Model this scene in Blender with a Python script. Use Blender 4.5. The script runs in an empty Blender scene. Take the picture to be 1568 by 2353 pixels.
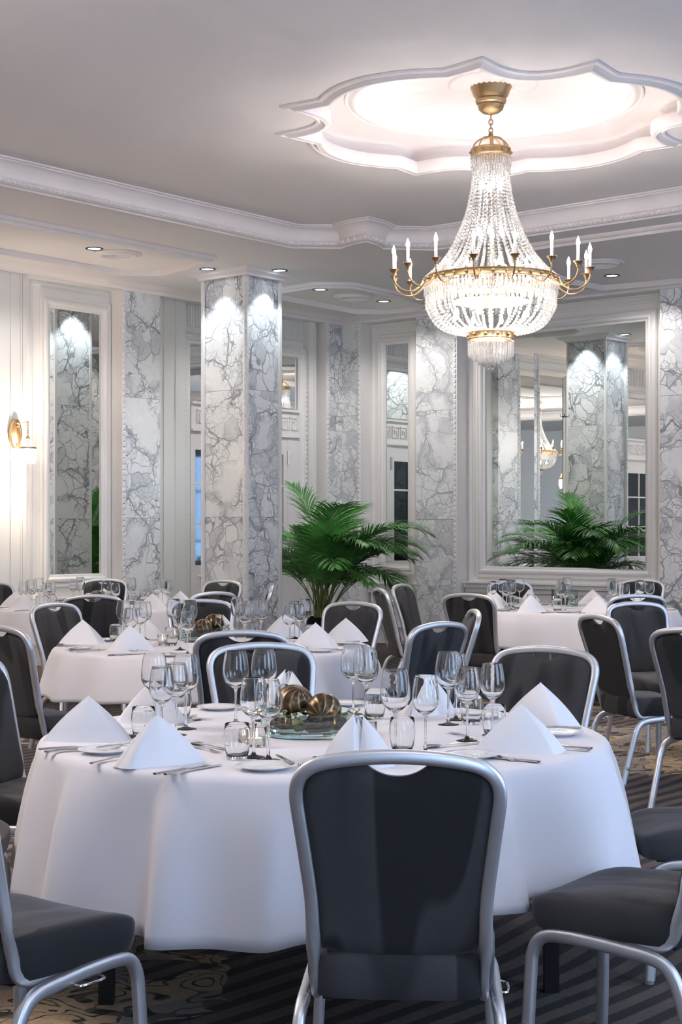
import bpy, math, random
from mathutils import Vector, Matrix
from mathutils.geometry import tessellate_polygon
PI = math.pi
R_ = math.radians
random.seed(7)
SC = bpy.context.scene
COL = SC.collection

TLm, TNm, TBm = 0.0, 0.0, 0.03
SPW = 23
SPF = 31
SCONE = 85
WIN = 4.2
LCOL = (1, .90, .84)
EB, EI, ELO, E2, ES = 2.7, 8, 3.3, 430, 55
EXPO = 0.85
# ------------------------------------------------------------------ camera
F = 3510.0            # focal length in pixels of the 1568 px wide frame
HZ = 1225.0           # image row of the horizon
H = 1.395             # eye height
cd = bpy.data.cameras.new('camera')
cam = bpy.data.objects.new('camera', cd)
COL.objects.link(cam)
cam.location = (0, 0, H)
cam.rotation_euler = (PI/2, 0, 0)
cd.sensor_fit = 'HORIZONTAL'
cd.sensor_width = 36
cd.lens = F/1568*36
cd.shift_y = (HZ-1176.5)/1568
cd.clip_end = 100
SC.camera = cam

# ------------------------------------------------------------------ mesh helper
class G:
    def __init__(s):
        s.v = []; s.f = []; s.m = []
    def add(s, vs, fs, mi=0):
        o = len(s.v)
        s.v += [tuple(p) for p in vs]
        s.f += [tuple(i+o for i in f) for f in fs]
        s.m += [mi]*len(fs)
        return s
    def box(s, a, b, mi=0, fn=None):
        x0, y0, z0 = a; x1, y1, z1 = b
        vs = [(x0,y0,z0),(x1,y0,z0),(x1,y1,z0),(x0,y1,z0),(x0,y0,z1),(x1,y0,z1),(x1,y1,z1),(x0,y1,z1)]
        if fn: vs = [fn(*p) for p in vs]
        return s.add(vs, [(3,2,1,0),(4,5,6,7),(0,1,5,4),(1,2,6,5),(2,3,7,6),(3,0,4,7)], mi)
    def lathe(s, prof, n=24, c=(0,0,0), mi=0, cap=False, fn=None):
        vs = []; fs = []
        for r, z in prof:
            for k in range(n):
                a = 2*PI*k/n
                p = (c[0]+r*math.cos(a), c[1]+r*math.sin(a), c[2]+z)
                vs.append(fn(*p) if fn else p)
        for i in range(len(prof)-1):
            for k in range(n):
                k2 = (k+1) % n
                fs.append((i*n+k, i*n+k2, (i+1)*n+k2, (i+1)*n+k))
        if cap:
            fs.append(tuple(range(n-1, -1, -1)))
            fs.append(tuple((len(prof)-1)*n+k for k in range(n)))
        return s.add(vs, fs, mi)
    def tube(s, pts, r, segs=8, closed=False, up=None, mi=0, cap=True, sq=0):
        """r: number, (rx, ry) or list per point; up: reference for the ry axis"""
        P = [Vector(p) for p in pts]; n = len(P)
        vs = []; fs = []
        prevn = None
        for i, p in enumerate(P):
            if closed: t = P[(i+1) % n]-P[i-1]
            else: t = P[min(i+1, n-1)]-P[max(i-1, 0)]
            t.normalize()
            if up is not None:
                b = Vector(up); b = b-t*b.dot(t)
                if b.length < 1e-4: b = t.orthogonal()
            elif prevn is None: b = t.orthogonal()
            else:
                b = prevn-t*prevn.dot(t)
                if b.length < 1e-5: b = t.orthogonal()
            b.normalize(); prevn = b
            a = t.cross(b)
            ri = r[i] if isinstance(r, list) else r
            rx, ry = ri if isinstance(ri, tuple) else (ri, ri)
            for k in range(segs):
                th = 2*PI*(k+.5)/segs
                cx, cy = math.cos(th), math.sin(th)
                if sq:
                    cx = math.copysign(abs(cx)**sq, cx); cy = math.copysign(abs(cy)**sq, cy)
                vs.append(p+a*(cx*rx)+b*(cy*ry))
        m = n if closed else n-1
        for i in range(m):
            j = (i+1) % n
            for k in range(segs):
                k2 = (k+1) % segs
                fs.append((i*segs+k, i*segs+k2, j*segs+k2, j*segs+k))
        if cap and not closed:
            fs.append(tuple(range(segs-1, -1, -1)))
            fs.append(tuple((n-1)*segs+k for k in range(segs)))
        return s.add(vs, fs, mi)
    def sphere(s, c, r, n=10, m=6, mi=0, sc=(1,1,1)):
        vs = [(c[0], c[1], c[2]-r*sc[2])]; fs = []
        for j in range(1, m):
            a = -PI/2+PI*j/m
            for k in range(n):
                b = 2*PI*k/n
                vs.append((c[0]+r*sc[0]*math.cos(a)*math.cos(b), c[1]+r*sc[1]*math.cos(a)*math.sin(b), c[2]+r*sc[2]*math.sin(a)))
        vs.append((c[0], c[1], c[2]+r*sc[2]))
        L = len(vs)-1
        for k in range(n):
            k2 = (k+1) % n
            fs.append((0, 1+k2, 1+k)); fs.append((L, L-n+k, L-n+k2))
            for j in range(m-2):
                fs.append((1+j*n+k, 1+j*n+k2, 1+(j+1)*n+k2, 1+(j+1)*n+k))
        return s.add(vs, fs, mi)
    def poly(s, outer, holes, fz, mi=0, flip=False):
        loops = [[Vector((x, y, 0)) for x, y in outer]]+[[Vector((x, y, 0)) for x, y in h] for h in holes]
        tris = tessellate_polygon(loops)
        flat = [p for l in loops for p in l]
        return s.add([(p.x, p.y, fz) for p in flat], [t[::-1] if flip else t for t in tris], mi)

def mesh(name, g, sharp=38, smooth=True):
    me = bpy.data.meshes.new(name)
    me.from_pydata(g.v, [], g.f)
    me.update()
    if smooth:
        me.polygons.foreach_set('use_smooth', [True]*len(me.polygons))
        me.set_sharp_from_angle(angle=R_(sharp))
    if any(g.m): me.polygons.foreach_set('material_index', g.m)
    return me

def obj(name, g, mat, parent=None, sharp=38, smooth=True, fixn=False):
    me = mesh(name, g, sharp, smooth)
    if fixn:
        import bmesh
        bm = bmesh.new(); bm.from_mesh(me)
        bmesh.ops.recalc_face_normals(bm, faces=bm.faces); bm.to_mesh(me); bm.free()
    for m in (mat if isinstance(mat, (list, tuple)) else [mat]):
        me.materials.append(m)
    o = bpy.data.objects.new(name, me)
    COL.objects.link(o)
    if parent: o.parent = parent
    return o

def tag(o, label=None, cat=None, group=None, kind=None):
    if label: o['label'] = label
    if cat: o['category'] = cat
    if group: o['group'] = group
    if kind: o['kind'] = kind
    return o

def empty(name, loc=(0,0,0), rz=0, label=None, cat=None, group=None):
    o = bpy.data.objects.new(name, None); COL.objects.link(o)
    o.location = loc; o.rotation_euler = (0, 0, rz)
    o.empty_display_size = .1
    return tag(o, label, cat, group)

KIDS = {}
def dup(o, parent=None):
    c = o.copy(); COL.objects.link(c)
    if parent: c.parent = parent
    for ch in list(o.children): dup(ch, c)
    return c

def struct(name, g, mat, **k):
    o = obj(name, g, mat, **k); o['kind'] = 'structure'; return o

# ------------------------------------------------------------------ plan geometry
class Wall:
    """a wall seen from inside: s runs along it, d stands out of it into the room"""
    def __init__(w, o, t, n):
        w.o = Vector(o); w.t = Vector(t); w.n = Vector(n)
    def P(w, s, z, d=0):
        q = w.o+w.t*s+w.n*d
        return (q.x, q.y, z)
    def S(w, px, d=0):
        k = (px-784)/F
        o = w.o+w.n*d
        # (ox + tx s) = k (oy + ty s)
        return (k*o.y-o.x)/(w.t.x-k*w.t.y)
    def D(w, s, d=0):
        return (w.o+w.t*s+w.n*d).y
    def Z(w, px, py, d=0):
        return H+(HZ-py)*w.D(w.S(px, d), d)/F
    def box(w, g, s0, s1, z0, z1, d0, d1, mi=0):
        return g.box((s0, z0, d0), (s1, z1, d1), mi, fn=lambda a, b, c: w.P(a, b, c))
    def frame(w, g, s0, s1, z0, z1, prof, d0=0):
        """mitred rectangular moulding; prof = [(inset, depth)]"""
        vs = []; fs = []
        n = len(prof)
        for i, (ins, dp) in enumerate(prof):
            for (a, b) in ((s0+ins, z0+ins), (s1-ins, z0+ins), (s1-ins, z1-ins), (s0+ins, z1-ins)):
                vs.append(w.P(a, b, d0+dp))
        for i in range(n-1):
            for k in range(4):
                k2 = (k+1) % 4
                fs.append((i*4+k, i*4+k2, (i+1)*4+k2, (i+1)*4+k))
        return g.add(vs, fs)

C0 = (0.011, 19.6)
DL = (-.641, -.767); DR = (.767, -.641)
WL = Wall(C0, DL, DR)       # left wall: runs from the far corner towards the left, faces DR
WR = Wall(C0, DR, DL)       # right wall: runs from the far corner towards the right, faces DL
def UV(u, v): return (C0[0]+DR[0]*u+DL[0]*v, C0[1]+DR[1]*u+DL[1]*v)
ZC = 4.14      # soffit
ZU = 4.32      # raised ceiling
ROOM_U, ROOM_V = 13.3, 19.0
def at(px, py, z):
    """point at height z seen at a pixel"""
    D = (z-H)*F/(HZ-py)
    return ((px-784)/F*D, D)

# ------------------------------------------------------------------ materials
def mat(name):
    m = bpy.data.materials.new(name); m.use_nodes = True
    nt = m.node_tree; b = nt.nodes['Principled BSDF']
    return m, nt, b
def N(nt, t, **k):
    n = nt.nodes.new(t)
    for a, b in k.items():
        if a.startswith('i_'):
            key = a[2:].replace('_', ' ')
            n.inputs[key].default_value = b
        else: setattr(n, a, b)
    return n
def ramp(nt, fac, stops):
    r = nt.nodes.new('ShaderNodeValToRGB')
    e = r.color_ramp.elements
    while len(e) < len(stops): e.new(.5)
    for q, (p, c) in zip(e, stops):
        q.position = p; q.color = (*c, 1) if len(c) == 3 else c
    nt.links.new(fac, r.inputs[0])
    return r.outputs[0]
def mixc(nt, fac, a, b, mode='MIX'):
    m = nt.nodes.new('ShaderNodeMix'); m.data_type = 'RGBA'; m.blend_type = mode
    for i, x in ((0, fac), (6, a), (7, b)):
        if hasattr(x, 'is_linked') or hasattr(x, 'links'): nt.links.new(x, m.inputs[i])
        else: m.inputs[i].default_value = x if i == 0 else (*x, 1)
    return m.outputs[2]
def mth(nt, op, a, b=0.0, clamp=False):
    m = nt.nodes.new('ShaderNodeMath'); m.operation = op; m.use_clamp = clamp
    for i, x in ((0, a), (1, b)):
        if hasattr(x, 'links'): nt.links.new(x, m.inputs[i])
        else: m.inputs[i].default_value = x
    return m.outputs[0]
def bump(nt, b, h, st=.3, dist=.01):
    n = N(nt, 'ShaderNodeBump', i_Strength=st, i_Distance=dist)
    nt.links.new(h, n.inputs['Height']); nt.links.new(n.outputs[0], b.inputs['Normal'])
def simple(name, col, rough=.5, metal=0, **k):
    m, nt, b = mat(name)
    b.inputs['Base Color'].default_value = (*col, 1)
    b.inputs['Roughness'].default_value = rough
    b.inputs['Metallic'].default_value = metal
    for a, v in k.items(): b.inputs[a.replace('_', ' ')].default_value = v
    # faint procedural variation so nothing is perfectly flat
    tc = N(nt, 'ShaderNodeTexCoord'); no = N(nt, 'ShaderNodeTexNoise', i_Scale=6.0, i_Detail=4.0)
    nt.links.new(tc.outputs['Object'], no.inputs['Vector'])
    mr = N(nt, 'ShaderNodeMapRange'); mr.inputs[3].default_value = max(0, rough-.04); mr.inputs[4].default_value = min(1, rough+.04)
    nt.links.new(no.outputs[0], mr.inputs[0]); nt.links.new(mr.outputs[0], b.inputs['Roughness'])
    return m

M = {}
M['plaster'] = simple('ceiling_paint', (.80, .755, .75), .75)
M['trim'] = simple('cream_gloss_paint', (.80, .78, .76), .38)
M['panel'] = simple('wall_paint', (.79, .78, .755), .42)
M['cloth'] = simple('white_table_linen', (.80, .775, .80), .8, Sheen_Weight=.15)
M['napkin'] = simple('white_napkin_linen', (.86, .85, .86), .85)
M['alu'] = simple('brushed_aluminium', (.70, .71, .74), .42, .9)
M['steel'] = simple('polished_steel', (.62, .60, .58), .16, 1)
M['brass'] = simple('aged_brass', (.42, .29, .16), .42, 1)
M['black'] = simple('black_metal', (.012, .012, .013), .4, .3)
M['china'] = simple('white_china', (.85, .85, .84), .12)
M['candle'] = simple('ivory_candle', (.88, .85, .80), .45, Subsurface_Weight=.1)
M['wax'] = simple('white_wax', (.9, .85, .78), .5)
M['pot'] = simple('black_glazed_pot', (.01, .01, .012), .15)
M['soil'] = simple('dark_soil', (.02, .015, .01), .9)
M['stem'] = simple('palm_stem', (.16, .20, .05), .5)
M['lens'] = simple('downlight_reflector', (.5, .55, .6), .2, 1)
M['petal'] = simple('white_petal', (.85, .85, .74), .6)
M['leafy'] = simple('sage_leaf', (.16, .2, .07), .6)
M['twig'] = simple('brown_twig', (.12, .085, .06), .7)
M['glide'] = simple('clear_plastic_glide', (.75, .75, .75), .2, Transmission_Weight=.7)
M['mirror'] = simple('silvered_mirror', (.90, .93, .91), .0, 1)
M['mirror'].node_tree.nodes['Principled BSDF'].inputs['Roughness'].default_value = .0
for l in list(M['mirror'].node_tree.links):
    if l.to_socket.name == 'Roughness': M['mirror'].node_tree.links.remove(l)

M['pane'] = simple('dark_backed_glass', (.09, .11, .125), .03, 1)
def glassmat(name, ior=1.47, col=(.985, .99, .99), rough=0.0):
    m, nt, b = mat(name)
    nt.nodes.remove(b)
    g = N(nt, 'ShaderNodeBsdfGlass', i_IOR=ior, i_Roughness=rough); g.inputs['Color'].default_value = (*col, 1)
    nt.links.new(g.outputs[0], nt.nodes['Material Output'].inputs[0])
    return m
M['glass'] = glassmat('drinking_glass')
M['dish'] = glassmat('thick_green_glass', 1.5, (.93, .98, .97))

def crystal():
    m, nt, b = mat('cut_crystal')
    nt.nodes.remove(b)
    g = N(nt, 'ShaderNodeBsdfGlass', i_IOR=1.5, i_Roughness=.02)
    t = N(nt, 'ShaderNodeBsdfTranslucent'); t.inputs[0].default_value = (.95, .94, .93, 1)
    d = N(nt, 'ShaderNodeBsdfTransparent')
    m1 = N(nt, 'ShaderNodeMixShader', i_Fac=.12)
    m2 = N(nt, 'ShaderNodeMixShader', i_Fac=.28)
    nt.links.new(g.outputs[0], m1.inputs[1]); nt.links.new(t.outputs[0], m1.inputs[2])
    nt.links.new(m1.outputs[0], m2.inputs[1]); nt.links.new(d.outputs[0], m2.inputs[2])
    nt.links.new(m2.outputs[0], nt.nodes['Material Output'].inputs[0])
    return m
M['crystal'] = crystal()

def emit(name, col, st):
    m, nt, b = mat(name); nt.nodes.remove(b)
    e = N(nt, 'ShaderNodeEmission', i_Strength=st); e.inputs[0].default_value = (*col, 1)
    nt.links.new(e.outputs[0], nt.nodes['Material Output'].inputs[0])
    return m
M['bulb'] = emit('lit_bulb', (1, .93, .85), 60)
M['flame'] = emit('candle_flame', (1, .62, .25), 30)
M['spot'] = emit('downlight_lamp', (.75, .88, 1), 6)
M['day'] = emit('window_daylight', (.45, .65, 1), WIN)

def marble(name, seed, veins=1.0):
    m, nt, b = mat(name)
    L = nt.links.new
    tc = N(nt, 'ShaderNodeTexCoord')
    mp = N(nt, 'ShaderNodeMapping'); mp.inputs['Location'].default_value = (seed*3.7, seed*1.9, seed*2.3)
    L(tc.outputs['Object'], mp.inputs[0])
    # each slab is cut from another part of the block
    sx = N(nt, 'ShaderNodeSeparateXYZ'); L(tc.outputs['Object'], sx.inputs[0])
    slab = mth(nt, 'FLOOR', mth(nt, 'DIVIDE', mth(nt, 'SUBTRACT', sx.outputs[2], .23), 1.33))
    cx = N(nt, 'ShaderNodeCombineXYZ'); L(mth(nt, 'MULTIPLY', slab, 7.3), cx.inputs[0]); L(mth(nt, 'MULTIPLY', slab, 3.1), cx.inputs[1])
    va = N(nt, 'ShaderNodeVectorMath', operation='ADD'); L(mp.outputs[0], va.inputs[0]); L(cx.outputs[0], va.inputs[1])
    def warped(scale, amt, det):
        w_ = N(nt, 'ShaderNodeTexNoise', i_Scale=scale, i_Detail=det, i_Roughness=.55); L(va.outputs[0], w_.inputs['Vector'])
        q = N(nt, 'ShaderNodeVectorMath', operation='SCALE'); q.inputs['Scale'].default_value = amt; L(w_.outputs['Color'], q.inputs[0])
        r = N(nt, 'ShaderNodeVectorMath', operation='ADD'); L(va.outputs[0], r.inputs[0]); L(q.outputs[0], r.inputs[1])
        return r.outputs[0]
    vw = warped(1.7, .55, 3.0); vf = warped(5.0, .16, 4.0)
    fine = N(nt, 'ShaderNodeTexNoise', i_Scale=9.0, i_Detail=8.0, i_Roughness=.7, i_Distortion=1.2); L(va.outputs[0], fine.inputs['Vector'])
    zone = N(nt, 'ShaderNodeTexNoise', i_Scale=1.3, i_Detail=2.0); L(vw, zone.inputs['Vector'])
    def vor(vec, sc):
        n_ = N(nt, 'ShaderNodeTexVoronoi', feature='DISTANCE_TO_EDGE', i_Scale=sc); L(vec, n_.inputs['Vector']); return n_.outputs['Distance']
    big, med, sml = vor(vw, 1.9), vor(vw, 5.5), vor(vf, 13.0)
    def vein(d, lo, hi, mod):
        # vein width varies along its run
        t = N(nt, 'ShaderNodeMapRange'); t.inputs[1].default_value = .35; t.inputs[2].default_value = .65; t.inputs[3].default_value = lo; t.inputs[4].default_value = hi
        L(mod, t.inputs[0]); q = mth(nt, 'DIVIDE', d, t.outputs[0])
        return ramp(nt, q, [(0, (1,1,1)), (.55, (.75,.75,.75)), (1, (0,0,0))])
    wm = N(nt, 'ShaderNodeTexNoise', i_Scale=3.1, i_Detail=3.0); L(va.outputs[0], wm.inputs['Vector'])
    vb = vein(big, .008, .034, wm.outputs[0])
    vm = vein(med, .012, .060, wm.outputs[0])
    vs = vein(sml, .03, .10, fine.outputs[0])
    za = ramp(nt, zone.outputs[0], [(.42, (.0,.0,.0)), (.50, (1,1,1))])
    zb = ramp(nt, zone.outputs[0], [(.52, (.0,.0,.0)), (.60, (1,1,1))])
    near = ramp(nt, big, [(.06, (1,1,1)), (.16, (0,0,0))])
    v1 = mth(nt, 'MULTIPLY', vm, mth(nt, 'MAXIMUM', za, near))
    v2 = mth(nt, 'MULTIPLY', vs, mth(nt, 'MAXIMUM', mth(nt, 'MULTIPLY', near, .9), mth(nt, 'MULTIPLY', zb, .8)))
    v = mth(nt, 'MAXIMUM', vb, mth(nt, 'MAXIMUM', mth(nt, 'MULTIPLY', v1, .9), mth(nt, 'MULTIPLY', v2, .8)))
    fm = ramp(nt, fine.outputs[0], [(.30, (.45,.45,.45)), (.5, (1,1,1))])
    v = mth(nt, 'MULTIPLY', mth(nt, 'MULTIPLY', v, fm), veins, True)
    cloud = ramp(nt, fine.outputs[0], [(.3, (.66,.68,.70)), (.42, (.80,.81,.81)), (.7, (.86,.86,.85))])
    col = mixc(nt, v, cloud, (.22, .23, .255))
    fc = N(nt, 'ShaderNodeTexVoronoi', i_Scale=5.5); L(vw, fc.inputs['Vector'])
    fs_ = N(nt, 'ShaderNodeSeparateColor'); L(fc.outputs['Color'], fs_.inputs[0])
    grey = mth(nt, 'MULTIPLY', ramp(nt, fs_.outputs[0], [(.62, (0,0,0)), (.72, (1,1,1))]), mth(nt, 'MULTIPLY', mth(nt, 'MAXIMUM', za, near), .55))
    col = mixc(nt, grey, col, mixc(nt, fine.outputs[0], (.36, .38, .42), (.62, .63, .66)))
    # joints between the slabs
    fr = mth(nt, 'FRACT', mth(nt, 'DIVIDE', mth(nt, 'SUBTRACT', sx.outputs[2], .23), 1.33))
    jt = mth(nt, 'LESS_THAN', fr, .0035)
    col = mixc(nt, jt, col, (.30, .27, .22))
    L(col, b.inputs['Base Color'])
    b.inputs['Roughness'].default_value = .2
    b.inputs['Specular IOR Level'].default_value = .45
    return m
M['marble'] = marble('veined_white_marble', 1.0)
M['marble_b'] = marble('veined_white_marble_cut_b', 2.6, 1.0)
M['marble_c'] = marble('pale_marble', 5.2, .75)

def fabric():
    m, nt, b = mat('charcoal_velvet')
    L = nt.links.new
    tc = N(nt, 'ShaderNodeTexCoord'); oi = N(nt, 'ShaderNodeObjectInfo')
    mp = N(nt, 'ShaderNodeMapping'); mp.inputs['Scale'].default_value = (5.0, 1.3, 1.3)
    L(tc.outputs['Object'], mp.inputs[0])
    rs = N(nt, 'ShaderNodeVectorMath', operation='SCALE'); rs.inputs['Scale'].default_value = 40
    cx = N(nt, 'ShaderNodeCombineXYZ')
    for i in range(3): L(oi.outputs['Random'], cx.inputs[i])
    L(cx.outputs[0], rs.inputs[0])
    va = N(nt, 'ShaderNodeVectorMath', operation='ADD'); L(mp.outputs[0], va.inputs[0]); L(rs.outputs[0], va.inputs[1])
    n1 = N(nt, 'ShaderNodeTexNoise', i_Scale=1.0, i_Detail=1.0, i_Distortion=.6); L(va.outputs[0], n1.inputs['Vector'])
    st = ramp(nt, n1.outputs[0], [(.44, (0,0,0)), (.47, (1,1,1)), (.6, (.75,.75,.75)), (.66, (.15,.15,.15))])
    n2 = N(nt, 'ShaderNodeTexNoise', i_Scale=400.0, i_Detail=1.0); L(tc.outputs['Object'], n2.inputs['Vector'])
    col = mixc(nt, st, (.014, .0135, .0145), (.050, .048, .050))
    col = mixc(nt, .35, col, n2.outputs['Color'], 'OVERLAY')
    L(col, b.inputs['Base Color'])
    b.inputs['Roughness'].default_value = .85
    b.inputs['Sheen Weight'].default_value = .35
    b.inputs['Sheen Roughness'].default_value = .35
    b.inputs['Sheen Tint'].default_value = (.6, .58, .6, 1)
    bump(nt, b, n2.outputs[0], .15, .001)
    return m
M['fabric'] = fabric()

def carpet():
    m, nt, b = mat('patterned_carpet')
    L = nt.links.new
    tc = N(nt, 'ShaderNodeTexCoord')
    mp = N(nt, 'ShaderNodeMapping'); mp.inputs['Rotation'].default_value = (0, 0, R_(-50)); L(tc.outputs['Object'], mp.inputs[0])
    sx = N(nt, 'ShaderNodeSeparateXYZ'); L(mp.outputs[0], sx.inputs[0])     # x along the left wall, y across
    # broad swirls that bend the stripes
    wn = N(nt, 'ShaderNodeTexNoise', i_Scale=.55, i_Detail=1.0); L(mp.outputs[0], wn.inputs['Vector'])
    yy = mth(nt, 'ADD', sx.outputs[1], mth(nt, 'MULTIPLY', wn.outputs[0], .3))
    wav = mth(nt, 'SINE', mth(nt, 'MULTIPLY', yy, 2*PI/.105))
    n3 = N(nt, 'ShaderNodeTexNoise', i_Scale=70.0, i_Detail=3.0); L(tc.outputs['Object'], n3.inputs['Vector'])
    stripe = ramp(nt, mth(nt, 'ADD', wav, mth(nt, 'MULTIPLY', n3.outputs[0], .6)), [(.1, (0,0,0)), (.35, (1,1,1))])
    base = mixc(nt, stripe, (.030, .026, .027), (.125, .098, .085))
    # damask leaves: swirling bands cut by thin dark strokes
    w2 = N(nt, 'ShaderNodeTexNoise', i_Scale=2.3, i_Detail=1.5, i_Distortion=1.6); L(tc.outputs['Object'], w2.inputs['Vector'])
    w4 = N(nt, 'ShaderNodeTexNoise', i_Scale=4.6, i_Detail=1.0, i_Distortion=.8); L(tc.outputs['Object'], w4.inputs['Vector'])
    body = ramp(nt, w2.outputs[0], [(.44, (0,0,0)), (.455, (1,1,1))])
    fr = mth(nt, 'FRACT', mth(nt, 'MULTIPLY', w4.outputs[0], 9.0))
    stroke = ramp(nt, fr, [(.17, (0,0,0)), (.22, (1,1,1)), (.95, (1,1,1)), (1.0, (0,0,0))])
    leaf = mth(nt, 'MULTIPLY', body, stroke)
    w3 = N(nt, 'ShaderNodeTexNoise', i_Scale=1.6, i_Detail=1.0); L(tc.outputs['Object'], w3.inputs['Vector'])
    tan = mixc(nt, ramp(nt, w3.outputs[0], [(.47, (0,0,0)), (.50, (1,1,1))]), (.44, .325, .20), (.27, .235, .21))
    zone = None
    for (zx, zy, zr) in ((-.95, 4.75, .62), (2.1, 9.9, 1.15), (-2.3, 7.2, 1.0), (.6, 8.6, .7), (1.6, 12.2, .9), (-.3, 12.0, 1.0), (-3, 10.6, 1.1), (3.0, 6.0, .8)):
        d = N(nt, 'ShaderNodeVectorMath', operation='DISTANCE'); d.inputs[1].default_value = (zx, zy, 0); L(tc.outputs['Object'], d.inputs[0])
        q = mth(nt, 'LESS_THAN', mth(nt, 'ADD', d.outputs['Value'], mth(nt, 'MULTIPLY', w2.outputs[0], .7)), zr+.35)
        zone = q if zone is None else mth(nt, 'MAXIMUM', zone, q)
    f = mth(nt, 'MULTIPLY', leaf, zone)
    col = mixc(nt, f, base, tan)
    col = mixc(nt, .5, col, n3.outputs['Color'], 'OVERLAY')
    L(col, b.inputs['Base Color'])
    b.inputs['Roughness'].default_value = .95
    n5 = N(nt, 'ShaderNodeTexNoise', i_Scale=350.0, i_Detail=1.0); L(tc.outputs['Object'], n5.inputs['Vector'])
    bump(nt, b, n5.outputs[0], .5, .004)
    return m
FLX, FLY = 3.0, 1.0
M['carpet'] = carpet()

def leaf():
    m, nt, b = mat('palm_leaf')
    tc = N(nt, 'ShaderNodeTexCoord'); no = N(nt, 'ShaderNodeTexNoise', i_Scale=4.0, i_Detail=2.0)
    nt.links.new(tc.outputs['Object'], no.inputs['Vector'])
    c = ramp(nt, no.outputs[0], [(.35, (.05, .17, .035)), (.65, (.13, .38, .085))])
    nt.links.new(c, b.inputs['Base Color'])
    b.inputs['Roughness'].default_value = .38
    b.inputs['Transmission Weight'].default_value = 0
    return m
M['leaf'] = leaf()

def ballmat():
    m, nt, b = mat('banded_bronze')
    tc = N(nt, 'ShaderNodeTexCoord'); sx = N(nt, 'ShaderNodeSeparateXYZ')
    nt.links.new(tc.outputs['Object'], sx.inputs[0])
    an = mth(nt, 'ARCTAN2', sx.outputs[1], sx.outputs[0])
    an = mth(nt, 'ADD', an, mth(nt, 'MULTIPLY', sx.outputs[2], 9))
    w = mth(nt, 'SINE', mth(nt, 'MULTIPLY', an, 11))
    c = ramp(nt, w, [(0, (.10, .068, .038)), (.75, (.17, .115, .065)), (.93, (.33, .26, .17))])
    nt.links.new(c, b.inputs['Base Color'])
    b.inputs['Metallic'].default_value = .85; b.inputs['Roughness'].default_value = .3
    bump(nt, b, w, .25, .003)
    return m
M['ball'] = ballmat()
# ================================================================== ROOM
def area2(P): return sum(P[i][0]*P[(i+1) % len(P)][1]-P[(i+1) % len(P)][0]*P[i][1] for i in range(len(P)))
def inset(P, off, closed=True):
    """offset a polyline to its left side by off, mitred"""
    n = len(P); out = []
    for i in range(n):
        a = Vector(P[i-1]) if (closed or i) else None
        c = Vector(P[(i+1) % n]) if (closed or i < n-1) else None
        p = Vector(P[i])
        d1 = (p-a).normalized() if a is not None else (c-p).normalized()
        d2 = (c-p).normalized() if c is not None else d1
        n1 = Vector((-d1.y, d1.x)); n2 = Vector((-d2.y, d2.x))
        m = n1+n2
        if m.length < 1e-4: m = n1
        m.normalize()
        q = p+m*(off/max(.35, m.dot(n1)))
        out.append((q.x, q.y))
    return out
def sweep_plan(g, P, prof, closed=True):
    if closed and area2(P) < 0: P = P[::-1]
    n = len(P); vs = []; fs = []
    for off, z in prof:
        for q in inset(P, off, closed): vs.append((q[0], q[1], z))
    m = n if closed else n-1
    for i in range(len(prof)-1):
        for k in range(m):
            k2 = (k+1) % n
            fs.append((i*n+k, i*n+k2, (i+1)*n+k2, (i+1)*n+k))
    g.add(vs, fs)
    return P
def arc(p, q, sag, n=8):
    """points from p towards q (p included, q not), bulging sag to the left"""
    p = Vector(p); q = Vector(q); d = q-p; nn = Vector((-d.y, d.x)).normalized()
    return [tuple(p+d*(i/n)+nn*(sag*4*(i/n)*(1-i/n))) for i in range(n)]

room = [UV(-.4, -.4), UV(ROOM_U, -.4), UV(ROOM_U, ROOM_V), UV(-.4, ROOM_V)]
# ---- coffer outline (u, v)
U0, U1, V0, V1 = 2.85, 9.91, 3.2, 15.6
def notch(cu, cv, su, sv, swap):
    """corner of the coffer; su, sv point into the coffer"""
    a = [(0, .95), (.34, .64)]; b = [(.74, .74)]; c = [(.64, .34), (.95, 0)]
    pts = [a[0], a[1]]+arc(a[1], b[0], .03, 5)[1:]+[b[0]]+arc(b[0], c[0], .03, 5)[1:]+[c[0], c[1]]
    pts = [(cu+su*x, cv+sv*y) for x, y in pts]
    return pts[::-1] if swap else pts
cof = notch(U0, V0, 1, 1, 0)+notch(U1, V0, -1, 1, 1)+notch(U1, V1, -1, -1, 0)+notch(U0, V1, 1, -1, 1)
COF = [UV(*p) for p in cof]
if area2(COF) < 0: COF = COF[::-1]

# ---- medallions
MC = (1.09, 10.95); MC2 = UV(6.38, 12.9)
def medal(c, tilt=R_(5.1)):
    base = []
    for q in range(4):
        seg = []
        A = (1.435, -.355); B = (1.435, .355); Cc = (1.222, .525); Dd = (.525, 1.222)
        seg += arc(A, B, .235, 10)       # hollow, towards the centre
        seg += [B]
        seg += arc(Cc, Dd, -.19, 14)
        seg += [Dd]
        th = q*PI/2
        base += [(x*math.cos(th)-y*math.sin(th), x*math.sin(th)+y*math.cos(th)) for x, y in seg]
    return [(c[0]+x*math.cos(tilt)-y*math.sin(tilt), c[1]+x*math.sin(tilt)+y*math.cos(tilt)) for x, y in base]
MED = medal(MC); MED2 = medal(MC2)
def circ(c, r, n=64): return [(c[0]+r*math.cos(2*PI*k/n), c[1]+r*math.sin(2*PI*k/n)) for k in range(n)]

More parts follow.
